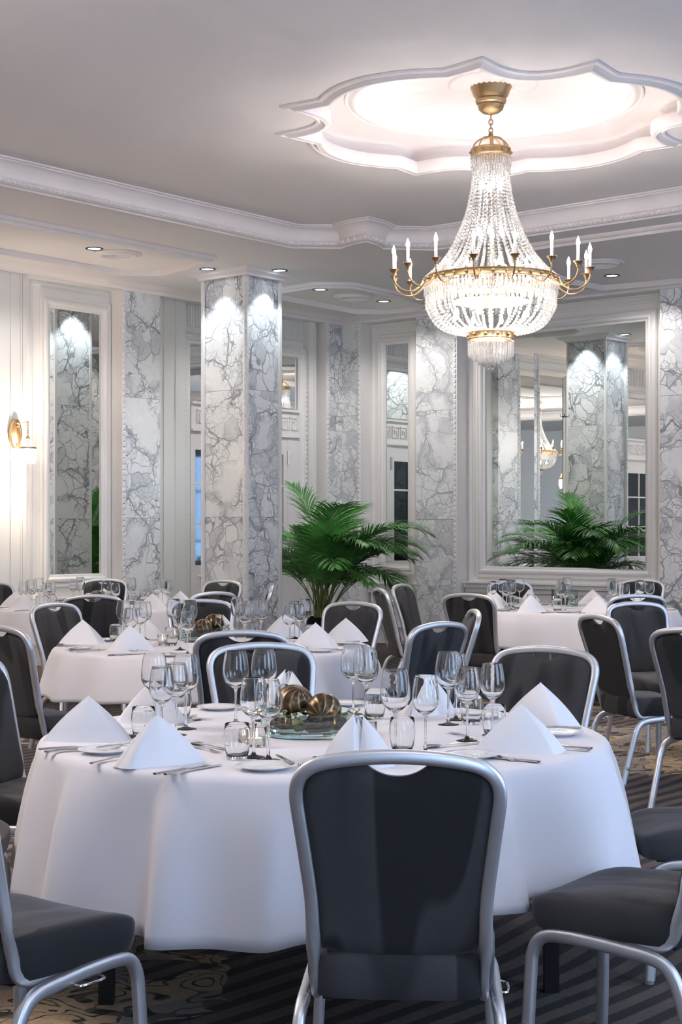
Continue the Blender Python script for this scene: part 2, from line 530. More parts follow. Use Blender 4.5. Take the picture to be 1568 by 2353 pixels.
g = G()
g.poly(room, [COF], ZC)
g.poly(inset(COF, .0), [MED, MED2], ZU)
for c, md in ((MC, MED), (MC2, MED2)):
    if area2(md) < 0: md = md[::-1]
    g.poly(inset(md, -.06), [circ(c, 1.04)], 4.50)
    g.lathe([(.98, 4.53), (.9, 4.555), (.7, 4.59), (.45, 4.61), (.0, 4.62)], 64, (c[0], c[1], 0))
struct('ceiling', g, M['plaster'], sharp=30)

g = G()
COVE = [(-.05, ZC), (-.045, ZC-.018), (-.02, ZC-.022), (-.012, ZC-.008), (.012, ZC-.008), (.03, ZC+.0), (.036, ZC+.016), (.032, ZC+.034), (.014, ZC+.044),
        (.012, ZC+.054), (.016, ZC+.075), (.028, ZC+.105), (.05, ZC+.135), (.078, ZC+.152), (.10, ZC+.156), (.104, ZC+.166), (.128, ZC+.168), (.13, ZU)]
sweep_plan(g, COF, COVE)
def eggs(g, P, off, z, pitch, r, lim=None):
    Q = inset(P, off); n = len(Q)
    for i in range(n):
        a = Vector(Q[i]); b = Vector(Q[(i+1) % n]); L = (b-a).length; m = int(L/pitch)
        if m < 1: continue
        for k in range(m):
            p = a+(b-a)*((k+.5)/m)
            if lim and not lim(p): continue
            d = (b-a).normalized()
            x, y = d*(.36*pitch), Vector((-d.y, d.x))*r
            vs = []
            for (e, f, h) in ((-1,0,-.016),(1,0,-.016),(1,0,.016),(-1,0,.016),(-.4,1,-.011),(.4,1,-.011),(.4,1,.011),(-.4,1,.011)):
                q = p+x*e+y*f; vs.append((q.x, q.y, z+h))
            g.add(vs, [(4,5,6,7),(0,1,5,4),(1,2,6,5),(2,3,7,6),(3,0,4,7)])
eggs(g, COF, .032, ZC+.018, .05, .014, lambda p: p.y > 8)
struct('trim_1', g, M['plaster'], sharp=50)

g = G()
MP = [(-.075, ZU), (-.072, ZU-.014), (-.05, ZU-.02), (-.046, ZU-.008), (-.03, ZU-.012), (-.012, ZU-.03), (-.006, ZU-.036), (-.004, ZU-.03), (.012, ZU-.034), (.028, ZU-.03),
      (.034, ZU-.012), (.034, ZU+.055), (.03, ZU+.065), (.018, ZU+.068), (.004, ZU+.068), (-.02, ZU+.075), (-.06, ZU+.10), (-.075, ZU+.13), (-.06, ZU+.165), (-.02, ZU+.178), (.03, ZU+.18)]
for md in (MED, MED2): sweep_plan(g, md, MP)
for c in (MC, MC2):
    g.lathe([(1.07, 4.50), (1.065, 4.488), (1.05, 4.485), (1.045, 4.495), (1.03, 4.49), (1.02, 4.478), (.99, 4.474), (.975, 4.48), (.97, 4.50), (.97, 4.535)], 80, (c[0], c[1], 0))
struct('trim_2', g, M['plaster'], sharp=50)

# ---- leaf rosette under the canopy
ro = empty('ceiling_rosette', (MC[0], MC[1], 4.6), 0, 'round plaster leaf rosette on the ceiling above the chandelier canopy', 'ceiling rosette')
g = G(); n = 96; vs = []; fs = []
rp = [(.05, .0), (.1, -.02), (.14, -.012), (.15, -.022), (.2, -.012), (.24, -.02), (.29, -.01), (.30, -.012), (.325, -.002), (.33, .02)]
for i, (r, z) in enumerate(rp):
    for k in range(n):
        a = 2*PI*k/n
        zz = z-(.008*abs(math.sin(a*12)) if .1 < r < .28 else 0)
        vs.append((r*math.cos(a), r*math.sin(a), zz+.012))
for i in range(len(rp)-1):
    for k in range(n):
        k2 = (k+1) % n; fs.append((i*n+k, i*n+k2, (i+1)*n+k2, (i+1)*n+k))
g.add(vs, fs); obj('leaf_ring', g, M['plaster'], ro, sharp=60)

# ---- floor
g = G(); g.poly(room, [], 0); struct('floor', g, M['carpet'])

# ---- panel mouldings on the soffit
def soffit(path, closed=False, w=.04):
    g = G()
    P = [at(x, y, ZC) for x, y in path]
    sweep_plan(g, P, [(-w, ZC+.002), (-w, ZC-.012), (-w*.5, ZC-.022), (0, ZC-.016), (w*.4, ZC-.03), (w, ZC-.022), (w, ZC+.002)], closed)
    return g
def band(uv, w=.038):
    g = G(); P = [UV(*p) for p in uv]
    sweep_plan(g, P, [(-w, ZC+.002), (-w, ZC-.022), (-w*.7, ZC-.036), (-w*.2, ZC-.036), (-w*.1, ZC-.028), (w*.3, ZC-.028), (w*.45, ZC-.06), (w*.85, ZC-.06), (w, ZC-.045), (w, ZC+.002)], True)
    return g
def uv_at(px, py, z=ZC):
    x, y = at(px, py, z); dx, dy = x-C0[0], y-C0[1]
    return (dx*DR[0]+dy*DR[1], dx*DL[0]+dy*DL[1])
tn = 3
# long panel beside the left wall with a scalloped end, another one over the corner, one along the right wall
ua = uv_at(0, 493)[0]; ub = uv_at(0, 568)[0]; ve = uv_at(488, 590)[1]
pan1 = [(ua, 15.0), (ua, ve)]+[uv_at(x, y) for x, y in ((488,590), (450,598), (437,606), (375,622), (275,621))]+[(ub, 15.0)]
pan1[1] = uv_at(486, 589)
u2a = uv_at(649, 661)
pan2 = [uv_at(x, y) for x, y in ((560,676), (649,661), (721,649), (813,650), (903,669), (975,690), (960,704), (893,712), (815,711), (649,680), (590,688))]
vr = uv_at(1568, 515)[1]; vf = uv_at(1568, 655)[1]
pan3 = [uv_at(1217,561), (12.2, vr), (12.2, vf), uv_at(1513,645), uv_at(1384,657), uv_at(1300,640), uv_at(1200,600)]
for p in (pan1, pan2, pan3):
    g = band(p); struct('trim_%d' % tn, g, M['plaster'], sharp=50); tn += 1

# ---- crown moulding where the walls meet the soffit
g = G()
wl = [UV(.0, ROOM_V), UV(0, 0), UV(ROOM_U, 0)]
crown = [(-.0, ZC-.085), (.012, ZC-.08), (.016, ZC-.06), (.03, ZC-.05), (.06, ZC-.04), (.085, ZC-.02), (.09, ZC-.012), (.11, ZC-.008), (.115, ZC+.0)]
P = wl
# interior is on the left of the path when walking the left wall towards the corner? test and flip
def sweep_open(g, P, prof, toward):
    q = inset(P, .1, False)[0]
    s = 1 if (Vector(q)-Vector(toward)).length < (Vector(P[0])-Vector(toward)).length else -1
    sweep_plan(g, P, [(o*s, z) for o, z in prof], False)
sweep_open(g, wl, crown, (0, 8))
struct('trim_%d' % tn, g, M['plaster'], sharp=50); tn += 1

# ================================================================== WALLS
BAY = -.20     # bays lie this far behind the pilaster faces
ZF = 4.055     # top of the bays
MOULD = [(0, 0), (0, .02), (.012, .03), (.03, .03), (.04, .02), (.05, .022), (.06, .012), (.075, .010), (.08, 0)]
THIN = [(0, 0), (.003, .014), (.014, .018), (.026, .012), (.032, .003), (.034, 0)]

def beads(w, g, s, z0, z1, d, step=.062, r=.015, along='z'):
    n = int((z1-z0)/step)
    for k in range(n):
        z = z0+(k+.5)*step
        hh = step*.40
        vs = []
        for (a, b, c) in ((-1,-1,0),(1,-1,0),(1,1,0),(-1,1,0),(-.55,-.6,1),(.55,-.6,1),(.55,.6,1),(-.55,.6,1)):
            if along == 'z': vs.append(w.P(s+a*r, z+b*hh, d+c*r*.9))
            else: vs.append(w.P(z+b*hh, s+a*r, d+c*r*.9))
        g.add(vs, [(4,5,6,7),(0,1,5,4),(1,2,6,5),(2,3,7,6),(3,0,4,7)])

def pilaster(w, s0, s1, m, beadside, d=0.0):
    """marble slab standing out between bays with a beaded edge"""
    global tn
    g = G(); w.box(g, s0, s1, 0, ZC-.02, BAY-.1, d, 0)
    struct('trim_%d' % tn, g, m, smooth=False); tn += 1
    g = G()
    for side in beadside:
        e0, e1 = (s1, s1+.055) if side > 0 else (s0-.055, s0)
        w.box(g, e0, e1, 0, ZC-.03, BAY-.05, d+.008)
        beads(w, g, (e0+e1)/2, .1, ZC-.1, d+.008)
    struct('trim_%d' % tn, g, M['trim'], smooth=False); tn += 1

def wall_mirror(w, s0, s1, z0, z1, label, tiltpx=0, d=BAY):
    """glass rectangle s0..s1, z0..z1 with a stepped frame and beaded inner edge"""
    c = w.P((s0+s1)/2, z0, d)
    e = empty('wall_mirror', (0, 0, 0), 0, label, 'mirror')
    g = G()
    dt = tiltpx*(s1-s0)/2
    vs = [w.P(s0, z0, d+.02-dt), w.P(s1, z0, d+.02+dt), w.P(s1, z1, d+.02+dt), w.P(s0, z1, d+.02-dt)]
    vs += [w.P(s0, z0, d+.008), w.P(s1, z0, d+.008), w.P(s1, z1, d+.008), w.P(s0, z1, d+.008)]
    g.add(vs, [(0,1,2,3), (7,6,5,4), (0,4,5,1), (1,5,6,2), (2,6,7,3), (3,7,4,0)])
    obj('mirror_glass', g, M['mirror'], e, smooth=False)
    g = G()
    w.frame(g, s0-.13, s1+.13, z0-.13, z1+.13, [(0, 0), (0, .035), (.012, .05), (.03, .052), (.042, .04), (.05, .044), (.062, .062), (.085, .066), (.10, .055), (.108, .04), (.125, .036), (.135, .03), (.135, .005)], d)
    for s in (s0-.012, s1+.012): beads(w, g, s, z0, z1, d+.03, .045, .010)
    for z in (z0-.012, z1+.012): beads(w, g, z, s0, s1, d+.03, .045, .010, 'x')
    obj('mirror_frame', g, M['trim'], e, sharp=30)
    return e

# ---- LEFT WALL
S = lambda px, d=0: WL.S(px, d)
sL1a, sL1b = S(368), S(288)                    # marble pilaster
sD0, sD1 = S(697, BAY), S(413, BAY)            # french door bay
sM0, sM1 = S(270, BAY), S(66, BAY)             # mirror bay
sP0 = S(62)
END = ROOM_V
g = G()
WL.box(g, -.3, END, -.02, ZC+.0, BAY-.3, BAY-.0)                    # the wall itself
WL.box(g, 0, END, ZF, ZC-.0, BAY, -.012)                            # frieze over all the bays
struct('wall_left', g, M['panel'], smooth=False)
# plain zones beside the marble
g = G()
zA = S(748)
WL.box(g, zA+.06, sD0, 0, ZF, BAY, -.10)
WL.box(g, sD1, sL1a, 0, ZF, BAY, -.10) if sD1 < sL1a else None
for px in (722, 738): 
    s = S(px, -.1); WL.box(g, s-.012, s+.012, .3, ZF, -.1, -.085)
for px in (377, 404):
    s = S(px, -.1); WL.box(g, s-.012, s+.012, .3, ZF, -.1, -.085)
# plain pilaster carrying the sconce, repeated further along
sQ0, sQ1 = sP0, sP0+1.05
def plainpil(s0, s1):
    WL.box(g, s0, s1, 0, ZF, BAY, -.01)
    for s in (s0+.045, s0+.075, s0+.20, s1-.20, s1-.075, s1-.045):
        WL.box(g, s-.010, s+.010, .3, ZF, -.01, .004)
plainpil(sQ0, sQ1)
plainpil(sQ1+2.2, sQ1+3.2)
# fluted blocks
def flutes(s0, s1, z0, z1, d):
    n = max(3, int((s1-s0)/.045))
    for k in range(n):
        a = s0+(s1-s0)*k/n; WL.box(g, a+.006, a+(s1-s0)/n-.010, z0, z1, d, d+.012)
flutes(sD0-.03, sD1+.03, 3.80, ZF, BAY+.0)
flutes(sQ0+.45, sQ0+.75, 3.80, ZF-.02, -.01)
sE0, sE1 = sQ1+.0, sQ1+2.2
flutes(sE0, sE1, 3.80, ZF, BAY)
struct('trim_%d' % tn, g, M['panel'], smooth=False); tn += 1
pilaster(WL, .0, S(756), M['marble_b'], (1,))
pilaster(WL, sL1a, sL1b, M['marble'], (1,))
pilaster(WL, sQ1+3.2, sQ1+3.9, M['marble_b'], (1, -1))
pilaster(WL, sQ1+6.0, sQ1+6.7, M['marble'], (1, -1))

# french doors: casing, fret band, panes
def french_door(w, s0, s1, num, m0=.14):
    d = BAY
    e = G()
    w.frame(e, s0, s1, -.12, 3.72, [(0, 0), (0, .05), (.02, .07), (.07, .07), (.085, .055), (.12, .05), (.135, .03), (.135, 0)], d)
    for s in (s0+.02, s1-.02): beads(w, e, s, .1, 3.66, d+.07, .06, .013)
    beads(w, e, 3.68, s0+.05, s1-.05, d+.07, .06, .013, 'x')
    a, b = s0+.14, s1-.14
    w.box(e, a, b, 2.60, 2.92, d, d+.05)
    w.box(e, a-.0, b+.0, 2.90, 2.93, d, d+.085)
    w.box(e, a-.0, b+.0, 2.585, 2.61, d, d+.075)
    # greek key ornament
    k = 0; s = a+.03; q = .012
    while s+.17 < b:
        for (x0, x1, z0, z1) in ((0, .15, .145, .16), (0, .015, 0, .16), (0, .11, 0, .015), (.095, .11, 0, .11), (.045, .11, .095, .11), (.045, .06, .05, .11), (.135, .15, 0, .16)):
            w.box(e, s+x0, s+x1, 2.68+z0, 2.68+z1, d+.05, d+.05+q)
        s += .18
    leafs = []
    w.box(e, a, s0+m0, 0, 2.585, d, d+.045)
    b_ = b; la = s0+m0
    mid = (la+b)/2
    for (p, r) in ((la, mid-.004), (mid+.004, b)):
        # stiles and rails
        w.box(e, p, p+.075, 0, 2.585, d, d+.04); w.box(e, r-.075, r, 0, 2.585, d, d+.04)
        w.box(e, p+.075, r-.075, 2.37, 2.585, d, d+.04); w.box(e, p+.075, r-.075, .0, 1.02, d, d+.04)
        w.frame(e, p+.11, r-.11, .2, .9, THIN, d+.04)
        for z in (1.5, 1.98): w.box(e, p+.075, r-.075, z-.012, z+.012, d, d+.035)
        m_ = (p+r)/2; w.box(e, m_-.012, m_+.012, 1.02, 2.37, d, d+.035)
        leafs.append((p+.075, r-.075, 1.02, 2.37))
    leafs.append((a, b, 2.95, 3.585))
    dr_ = struct('door_%d' % num, e, M['trim'], smooth=False)
    for (p, r, z0, z1) in leafs:
        h = G(); w.box(h, p+.002, r-.002, z0+.002, z1-.002, d+.004, d+.016); obj('glass_pane', h, M['mirror'] if z0 > 2.9 else M['pane'], dr_, smooth=False)
    h = G(); w.box(h, la-.01, la+.01, 2.25, 2.42, d+.04, d+.06); obj('hinge', h, M['steel'], dr_, smooth=False)
french_door(WL, sD0, sD1, 1, .34)
french_door(WL, sE0+.05, sE1-.05, 2)

# left mirror
gs0, gs1 = S(229, BAY), S(110, BAY)
gz0, gz1 = WL.Z(200, 1319, BAY), WL.Z(112, 706, BAY)
wall_mirror(WL, gs0, gs1, gz0, gz1, 'tall narrow mirror on the left wall between the sconce and the marble pilaster', TLm)
g = G()
WL.frame(g, sM0+.0, sM1, .25, ZF-.03, THIN, BAY)
WL.frame(g, gs0-.30, gs1+.24, gz0-.42, gz1+.30, THIN, BAY)
WL.box(g, sM0, sM1, gz0-.32, gz0-.26, BAY, BAY+.09); WL.box(g, sM0, sM1, gz0-.26, gz0-.24, BAY, BAY+.11)
WL.frame(g, sM0+.1, sM1-.1, .25, gz0-.4, THIN, BAY)
struct('trim_%d' % tn, g, M['trim'], sharp=30); tn += 1

# ---- RIGHT WALL
S2 = lambda px, d=0: WR.S(px, d)
g = G()
WR.box(g, -.3, ROOM_U+.3, -.02, ZC, BAY-.3, BAY)
WR.box(g, 0, ROOM_U, ZF, ZC, BAY, -.012)
struct('wall_far', g, M['panel'], smooth=False)
sR1a, sR1b = S2(956), S2(1043)
sR2a = S2(1517)
pilaster(WR, 0, S2(823), M['marble_c'], (1,))
pilaster(WR, sR1a, sR1b, M['marble_c'], (1,))
pilaster(WR, sR2a, sR2a+.75, M['marble_b'], (1,))
# narrow mirror
a0, a1 = S2(890, BAY), S2(942, BAY)
z0, z1 = WR.Z(915, 1297, BAY), WR.Z(941, 788, BAY)
wall_mirror(WR, a0, a1, z0, z1, 'narrow mirror on the far wall beside the potted palm, near the corner', TNm)
g = G()
b0, b1 = S2(854, BAY), sR1a-.01
WR.frame(g, a0-.24, a1+.20, z0-.25, z1+.25, THIN, BAY)
WR.box(g, b0, b1, z0-.30, z0-.25, BAY, BAY+.10); WR.box(g, b0, b1, z0-.25, z0-.235, BAY, BAY+.125); WR.box(g, b0, b1, z0-.36, z0-.30, BAY, BAY+.07)
WR.box(g, b0+.03, b1-.03, 0, z0-.36, BAY, BAY+.05)
WR.frame(g, b0+.1, b1-.1, .2, z0-.45, MOULD, BAY+.05)
struct('trim_%d' % tn, g, M['trim'], sharp=30); tn += 1
# big mirror
c0, c1 = S2(1118, BAY), S2(1489, BAY)
z0, z1 = WR.Z(1300, 1305, BAY), WR.Z(1489, 739, BAY)
wall_mirror(WR, c0, c1, z0, z1, 'large mirror on the far wall reflecting the marble pillar and the palm', TBm)
g = G()
b0, b1 = S2(1079, BAY), sR2a-.01
WR.frame(g, b0+.01, b1, z0-.20, ZF-.02, MOULD, BAY)
WR.box(g, b0, b1, z0-.25, z0-.20, BAY, BAY+.12); WR.box(g, b0, b1, z0-.20, z0-.18, BAY, BAY+.145); WR.box(g, b0, b1, z0-.31, z0-.25, BAY, BAY+.08)
WR.box(g, b0+.03, b1, 0, z0-.31, BAY, BAY+.05)
WR.frame(g, b0+.15, b1-.15, .2, z0-.42, MOULD, BAY+.05)
struct('trim_%d' % tn, g, M['trim'], sharp=30); tn += 1

# ---- window wall on the right of the camera and the wall behind it
WW = Wall(UV(ROOM_U, 0), DL, (-DR[0], -DR[1]))
WB = Wall(UV(0, ROOM_V), DR, (-DL[0], -DL[1]))
g = G()
wins = [(3.4, 4.9), (6.9, 8.4), (10.4, 11.9), (13.9, 15.4)]
prev = 0
for a, b in wins:
    WW.box(g, prev, a, 0, ZC, -.25, 0); WW.box(g, a, b, 0, .35, -.25, 0); WW.box(g, a, b, 3.3, ZC, -.25, 0); prev = b
WW.box(g, prev, ROOM_V, 0, ZC, -.25, 0)
struct('wall_right', g, M['panel'], smooth=False)
g = G(); WB.box(g, 0, ROOM_U, 0, ZC, -.25, 0); struct('wall_back', g, M['panel'], smooth=False)
for i, (a, b) in enumerate(wins):
    g = G()
    WW.frame(g, a, b, .35, 3.3, [(0, .03), (.02, .03), (.07, -.02), (.07, -.1)], 0)
    for f in (1/3, 2/3): s = a+(b-a)*f; WW.box(g, s-.025, s+.025, .35, 3.3, -.09, -.04)
    for z in (1.2, 2.4): WW.box(g, a, b, z-.02, z+.02, -.09, -.04)
    o = struct('window_%d' % (i+1), g, M['trim'], smooth=False)
    g = G(); WW.box(g, a+.03, b-.03, .38, 3.27, -.14, -.12); obj('daylit_pane', g, M['day'], o, smooth=False)

# ================================================================== COLUMN
KX, KY = -.986, 15.8
WA, WBk = .654, .558
def colp(a, b, z): # a along the left face, b along the right face
    return (KX-DR[0]*a-DL[0]*b, KY-DR[1]*a-DL[1]*b, z)
col = empty('marble_pillar', (KX, KY, 0), 0, 'square veined marble pillar standing free in the room with beaded corner strip', 'pillar')
col['kind'] = 'thing'
def rel(p): return (p[0]-KX, p[1]-KY, p[2])
g = G(); g.box((.035, .035, 0), (WA-.008, WBk-.008, ZC-.002), fn=lambda a, b, c: rel(colp(a, b, c)))
obj('shaft', g, M['marble'], col, smooth=False, fixn=True)
g = G()
for (a, b) in ((0, 0), (WA-.03, 0), (0, WBk-.03), (WA-.03, WBk-.03)):
    s_ = .042 if (a, b) == (0, 0) else .030
    g.box((a-.0, b-.0, 0), (a+s_, b+s_, ZC-.002), fn=lambda a, b, c: rel(colp(a, b, c)))
for k in range(int(4.0/.062)):
    z = .05+k*.062
    for (a, b, c, d_) in ((.008, -.010, .034, 0), (-.010, .008, 0, .034)):
        g.box((a, b, z), (c, d_, z+.045), fn=lambda a, b, c: rel(colp(a, b, c)))
obj('corner_strip', g, M['trim'], col, smooth=False)
g = G()
q = [rel(colp(a, b, 0))[:2] for a, b in ((0, 0), (WA, 0), (WA, WBk), (0, WBk))]
if area2(q) < 0: q = q[::-1]
sweep_plan(g, q, [(-.004, ZC-.075), (-.02, ZC-.07), (-.025, ZC-.05), (-.05, ZC-.04), (-.08, ZC-.028), (-.085, ZC-.012), (-.115, ZC-.01), (-.12, ZC-.001), (.0, ZC-.001)])
obj('capital', g, M['plaster'], col, sharp=30)
g = G()
sweep_plan(g, q, [(.0, .0), (-.03, 0), (-.03, .22), (-.015, .25), (0, .26)])
obj('plinth', g, M['marble_b'], col, sharp=30)

# ================================================================== SOFFIT FIXTURES
def vent(px, py, label):
    x, y = at(px, py, ZC)
    e = empty('ceiling_vent', (x, y, ZC), 0, label, 'ceiling vent', 'round ceiling vents')
    g = G(); g.lathe([(.235, .002), (.24, -.012), (.225, -.02), (.20, -.012), (.19, -.014), (.185, -.03), (.165, -.034), (.15, -.02), (.15, .0)], 40)
    obj('ring', g, M['plaster'], e)
    g = G(); g.lathe([(.15, -.008), (.0, -.008)], 40)
    for r in (.05, .09, .125): g.lathe([(r, -.008), (r+.004, -.016), (r+.014, -.012), (r+.016, -.008)], 40)
    obj('grille', g, M['plaster'], e)
vent(270, 583, 'round plaster air vent on the soffit near the left wall')
vent(813, 681, 'round plaster air vent on the soffit over the palm corner')
vent(1381, 604, 'round plaster air vent on the soffit right of the chandelier')
def downlight(px, py, label, aim=None, watt=60, col=(.82, .92, 1), cone=42):
    x, y = at(px, py, ZC)
    e = empty('recessed_downlight', (x, y, ZC), 0, label, 'downlight', 'recessed downlights')
    g = G(); g.lathe([(.085, .001), (.086, -.006), (.07, -.008), (.062, -.002)], 28); obj('rim', g, M['black'], e)
    g = G(); g.lathe([(.063, -.002), (.045, -.001), (.0, -.001)], 28); obj('lamp_face', g, M['spot'], e)
    if aim:
        ld = bpy.data.lights.new('downlight_beam', 'SPOT'); ld.energy = watt; ld.color = col if cone < 140 else (1, .95, .92)
        ld.spot_size = R_(cone); ld.spot_blend = .45; ld.shadow_soft_size = .03
        lo = bpy.data.objects.new('downlight_beam', ld); COL.objects.link(lo)
        lo.location = (x, y, ZC-.03)
        v = Vector(aim)-lo.location; lo.rotation_euler = v.to_track_quat('-Z', 'Y').to_euler()
    return e
fl = colp(.34, 0, 0); fr_ = colp(0, .29, 0)
downlight(477, 618, 'recessed spotlight at the left face of the marble pillar', (fl[0]+.02, fl[1]-.05, 0.6), SPW, cone=SCONE)
downlight(643, 621, 'recessed spotlight at the right face of the marble pillar', (fr_[0]-.02, fr_[1]-.05, 0.6), SPW, cone=SCONE)
downlight(217, 571, 'recessed spotlight beside the vent near the left wall', (at(217,571,ZC)[0], at(217,571,ZC)[1], 0), SPF, cone=150)
downlight(736, 665, 'recessed spotlight just left of the corner air vent', (at(736,665,ZC)[0], at(736,665,ZC)[1]+.1, 0), SPF, cone=150)
downlight(882, 692, 'recessed spotlight right of the corner air vent', (at(882,692,ZC)[0], at(882,692,ZC)[1]+.1, 0), SPF, cone=150)
downlight(1407, 633, 'recessed spotlight near the big mirror, right of the chandelier', (at(1407,633,ZC)[0], at(1407,633,ZC)[1]+.1, 0), SPF, cone=150)
# light on the two faces the mirrors show
for (a, b, nx) in ((WA+.17, .28, 0), (.33, WBk+.17, 0)):
    p = colp(a, b, ZC-.03); t_ = colp(WA if a > WA else a, WBk if b > WBk else b, .6)
    ld = bpy.data.lights.new('downlight_beam', 'SPOT'); ld.energy = SPW; ld.color = (.82, .92, 1); ld.spot_size = R_(SCONE); ld.spot_blend = .45; ld.shadow_soft_size = .03
    lo = bpy.data.objects.new('downlight_beam', ld); COL.objects.link(lo); lo.location = p
    lo.rotation_euler = (Vector(t_)-Vector(p)).to_track_quat('-Z', 'Y').to_euler()

def fill_downlight(u, v, label):  # unseen soffit lamp added to fill the room with light
    x, y = UV(u, v); D = y
    if D <= .5 :
        px, py = None, None
    e = empty('recessed_downlight', (x, y, ZC), 0, label, 'downlight', 'recessed downlights')
    g = G(); g.lathe([(.085, .001), (.086, -.006), (.07, -.008), (.062, -.002)], 28); obj('rim', g, M['black'], e)
    g = G(); g.lathe([(.063, -.002), (.045, -.001), (.0, -.001)], 28); obj('lamp_face', g, M['spot'], e)
    ld = bpy.data.lights.new('downlight_beam', 'SPOT'); ld.energy = SPF; ld.color = (1, .93, .88); ld.spot_size = R_(150); ld.spot_blend = .8; ld.shadow_soft_size = .05
    lo = bpy.data.objects.new('downlight_beam', ld); COL.objects.link(lo); lo.location = (x, y, ZC-.03)
for (u, v, n) in ((1.4, 8.0, 'second'), (1.4, 11.0, 'third'), (1.4, 14.0, 'fourth')): fill_downlight(u, v, 'added fill spotlight over the left wall, %s one back from the pillar' % n)
for (u, v, n) in ((8.0, 1.5, 'first'), (10.5, 1.5, 'second')): fill_downlight(u, v, 'added fill spotlight over the far wall beyond the right edge, %s one' % n)
for (u, v, n) in ((11.6, 5.5, 'first'), (11.6, 9.5, 'second'), (11.6, 13.5, 'third')): fill_downlight(u, v, 'added fill spotlight over the window side of the room, %s one' % n)
# ================================================================== CHANDELIER
CX, CY = 1.075, 10.95
ch = empty('chandelier', (CX, CY, 0), 0, 'large basket chandelier of crystal strands with brass rings and candle arms', 'chandelier')
g = G(); g.lathe([(.10, 4.61), (.145, 4.60), (.15, 4.588), (.142, 4.575), (.125, 4.53), (.105, 4.505), (.112, 4.495), (.106, 4.475), (.09, 4.465), (.094, 4.455), (.086, 4.43), (.06, 4.408), (.02, 4.398), (.008, 4.39)], 36)
obj('canopy', g, M['brass'], ch)
for k in range(4):
    g = G(); z = 4.372-k*.031; pts = []
    for i in range(14):
        a = 2*PI*i/14; x = .014*math.cos(a); zz = .022*math.sin(a)
        pts.append((x, 0, z+zz) if k % 2 else (0, x, z+zz))
    g.tube(pts, .0042, 6, True); obj('chain_link', g, M['brass'], ch)
g = G()
g.lathe([(.008, 4.272), (.014, 4.262), (.02, 4.25), (.012, 4.236), (.03, 4.228), (.0, 4.222)], 16)
for k in range(8):
    a = 2*PI*k/8; pts = []
    for i in range(9):
        t = i/8*PI/2; r = .118*math.sin(t)+.01; z = 4.143+.09*math.cos(t)
        pts.append((r*math.cos(a), r*math.sin(a), z))
    g.tube(pts, (.005, .007), 6)
obj('crown_cage', g, M['brass'], ch)
def studs(g, r, z, n, q=.009, ph=0):
    for k in range(n):
        a = 2*PI*k/n+ph; g.sphere((r*math.cos(a), r*math.sin(a), z), q, 8, 5)
g = G(); g.lathe([(.11, 4.15), (.142, 4.148), (.146, 4.14), (.142, 4.135), (.142, 4.108), (.146, 4.102), (.142, 4.096), (.12, 4.096), (.12, 4.15)], 40); studs(g, .146, 4.122, 12, .011)
obj('crown_ring', g, M['brass'], ch)
def prisms(r, z0, z1, n, w=.011, ph=0, bead=True):
    g = G()
    for k in range(n):
        a = 2*PI*k/n+ph; c, s = math.cos(a), math.sin(a)
        zs = [z0-(.018 if bead else 0), z1+.012, z1]
        vs = []
        for z, q in ((zs[0], .6), (zs[0]-.008, 1), (zs[1], 1), (zs[2], .3)):
            for (x, y) in ((-w, 0), (-w*.4, w*.6), (w*.4, w*.6), (w, 0), (w*.4, -w*.6), (-w*.4, -w*.6)):
                vs.append((c*(r+y*q)-s*x*q, s*(r+y*q)+c*x*q, z))
        fs = [(5,4,3,2,1,0), (18,19,20,21,22,23)]
        for i in range(3):
            for j in range(6): fs.append((i*6+j, i*6+(j+1) % 6, (i+1)*6+(j+1) % 6, (i+1)*6+j))
        g.add(vs, fs)
        if bead: g.add(*ico((c*r, s*r, z0-.008), .009))
    return g
_t = (1+5**.5)/2
_iv = [Vector(v).normalized() for v in ((-1,_t,0),(1,_t,0),(-1,-_t,0),(1,-_t,0),(0,-1,_t),(0,1,_t),(0,-1,-_t),(0,1,-_t),(_t,0,-1),(_t,0,1),(-_t,0,-1),(-_t,0,1))]
_if = [(0,11,5),(0,5,1),(0,1,7),(0,7,10),(0,10,11),(1,5,9),(5,11,4),(11,10,2),(10,7,6),(7,1,8),(3,9,4),(3,4,2),(3,2,6),(3,6,8),(3,8,9),(4,9,5),(2,4,11),(6,2,10),(8,6,7),(9,8,1)]
def ico(c, r): return [(c[0]+v.x*r, c[1]+v.y*r, c[2]+v.z*r) for v in _iv], _if
obj('upper_prism_fringe', prisms(.140, 4.09, 4.02, 44), M['crystal'], ch, smooth=False)
obj('upper_prism_fringe', prisms(.136, 4.03, 3.965, 44, ph=.07), M['crystal'], ch, smooth=False)
def cr(ctrl, t):
    """Catmull-Rom through control points"""
    n = len(ctrl)-1; x = t*n; i = min(int(x), n-1); f = x-i
    p = [Vector(ctrl[max(0, min(n, j))]) for j in (i-1, i, i+1, i+2)]
    return .5*((2*p[1])+(-p[0]+p[2])*f+(2*p[0]-5*p[1]+4*p[2]-p[3])*f*f+(-p[0]+3*p[1]-3*p[2]+p[3])*f**3)
def strand(prof, a, step, r0, r1):
    g = G(); t = 0; L = sum((Vector(prof[i+1])-Vector(prof[i])).length for i in range(len(prof)-1))
    n = int(L/step)
    for k in range(n+1):
        q = cr(prof, k/n); r = r0+(r1-r0)*k/n
        g.add(*ico((q.x*math.cos(a), q.x*math.sin(a), q.y), r))
    return g
up = [(.128, 3.97), (.142, 3.86), (.175, 3.70), (.225, 3.56), (.30, 3.41), (.375, 3.31), (.455, 3.235)]
for k in range(40): obj('bead_strand', strand(up, 2*PI*(k+.5)/40, .0225, .0075, .0125), M['crystal'], ch, smooth=False)
up2 = [(.08, 3.97), (.085, 3.8), (.10, 3.62), (.16, 3.45), (.25, 3.33), (.36, 3.25)]
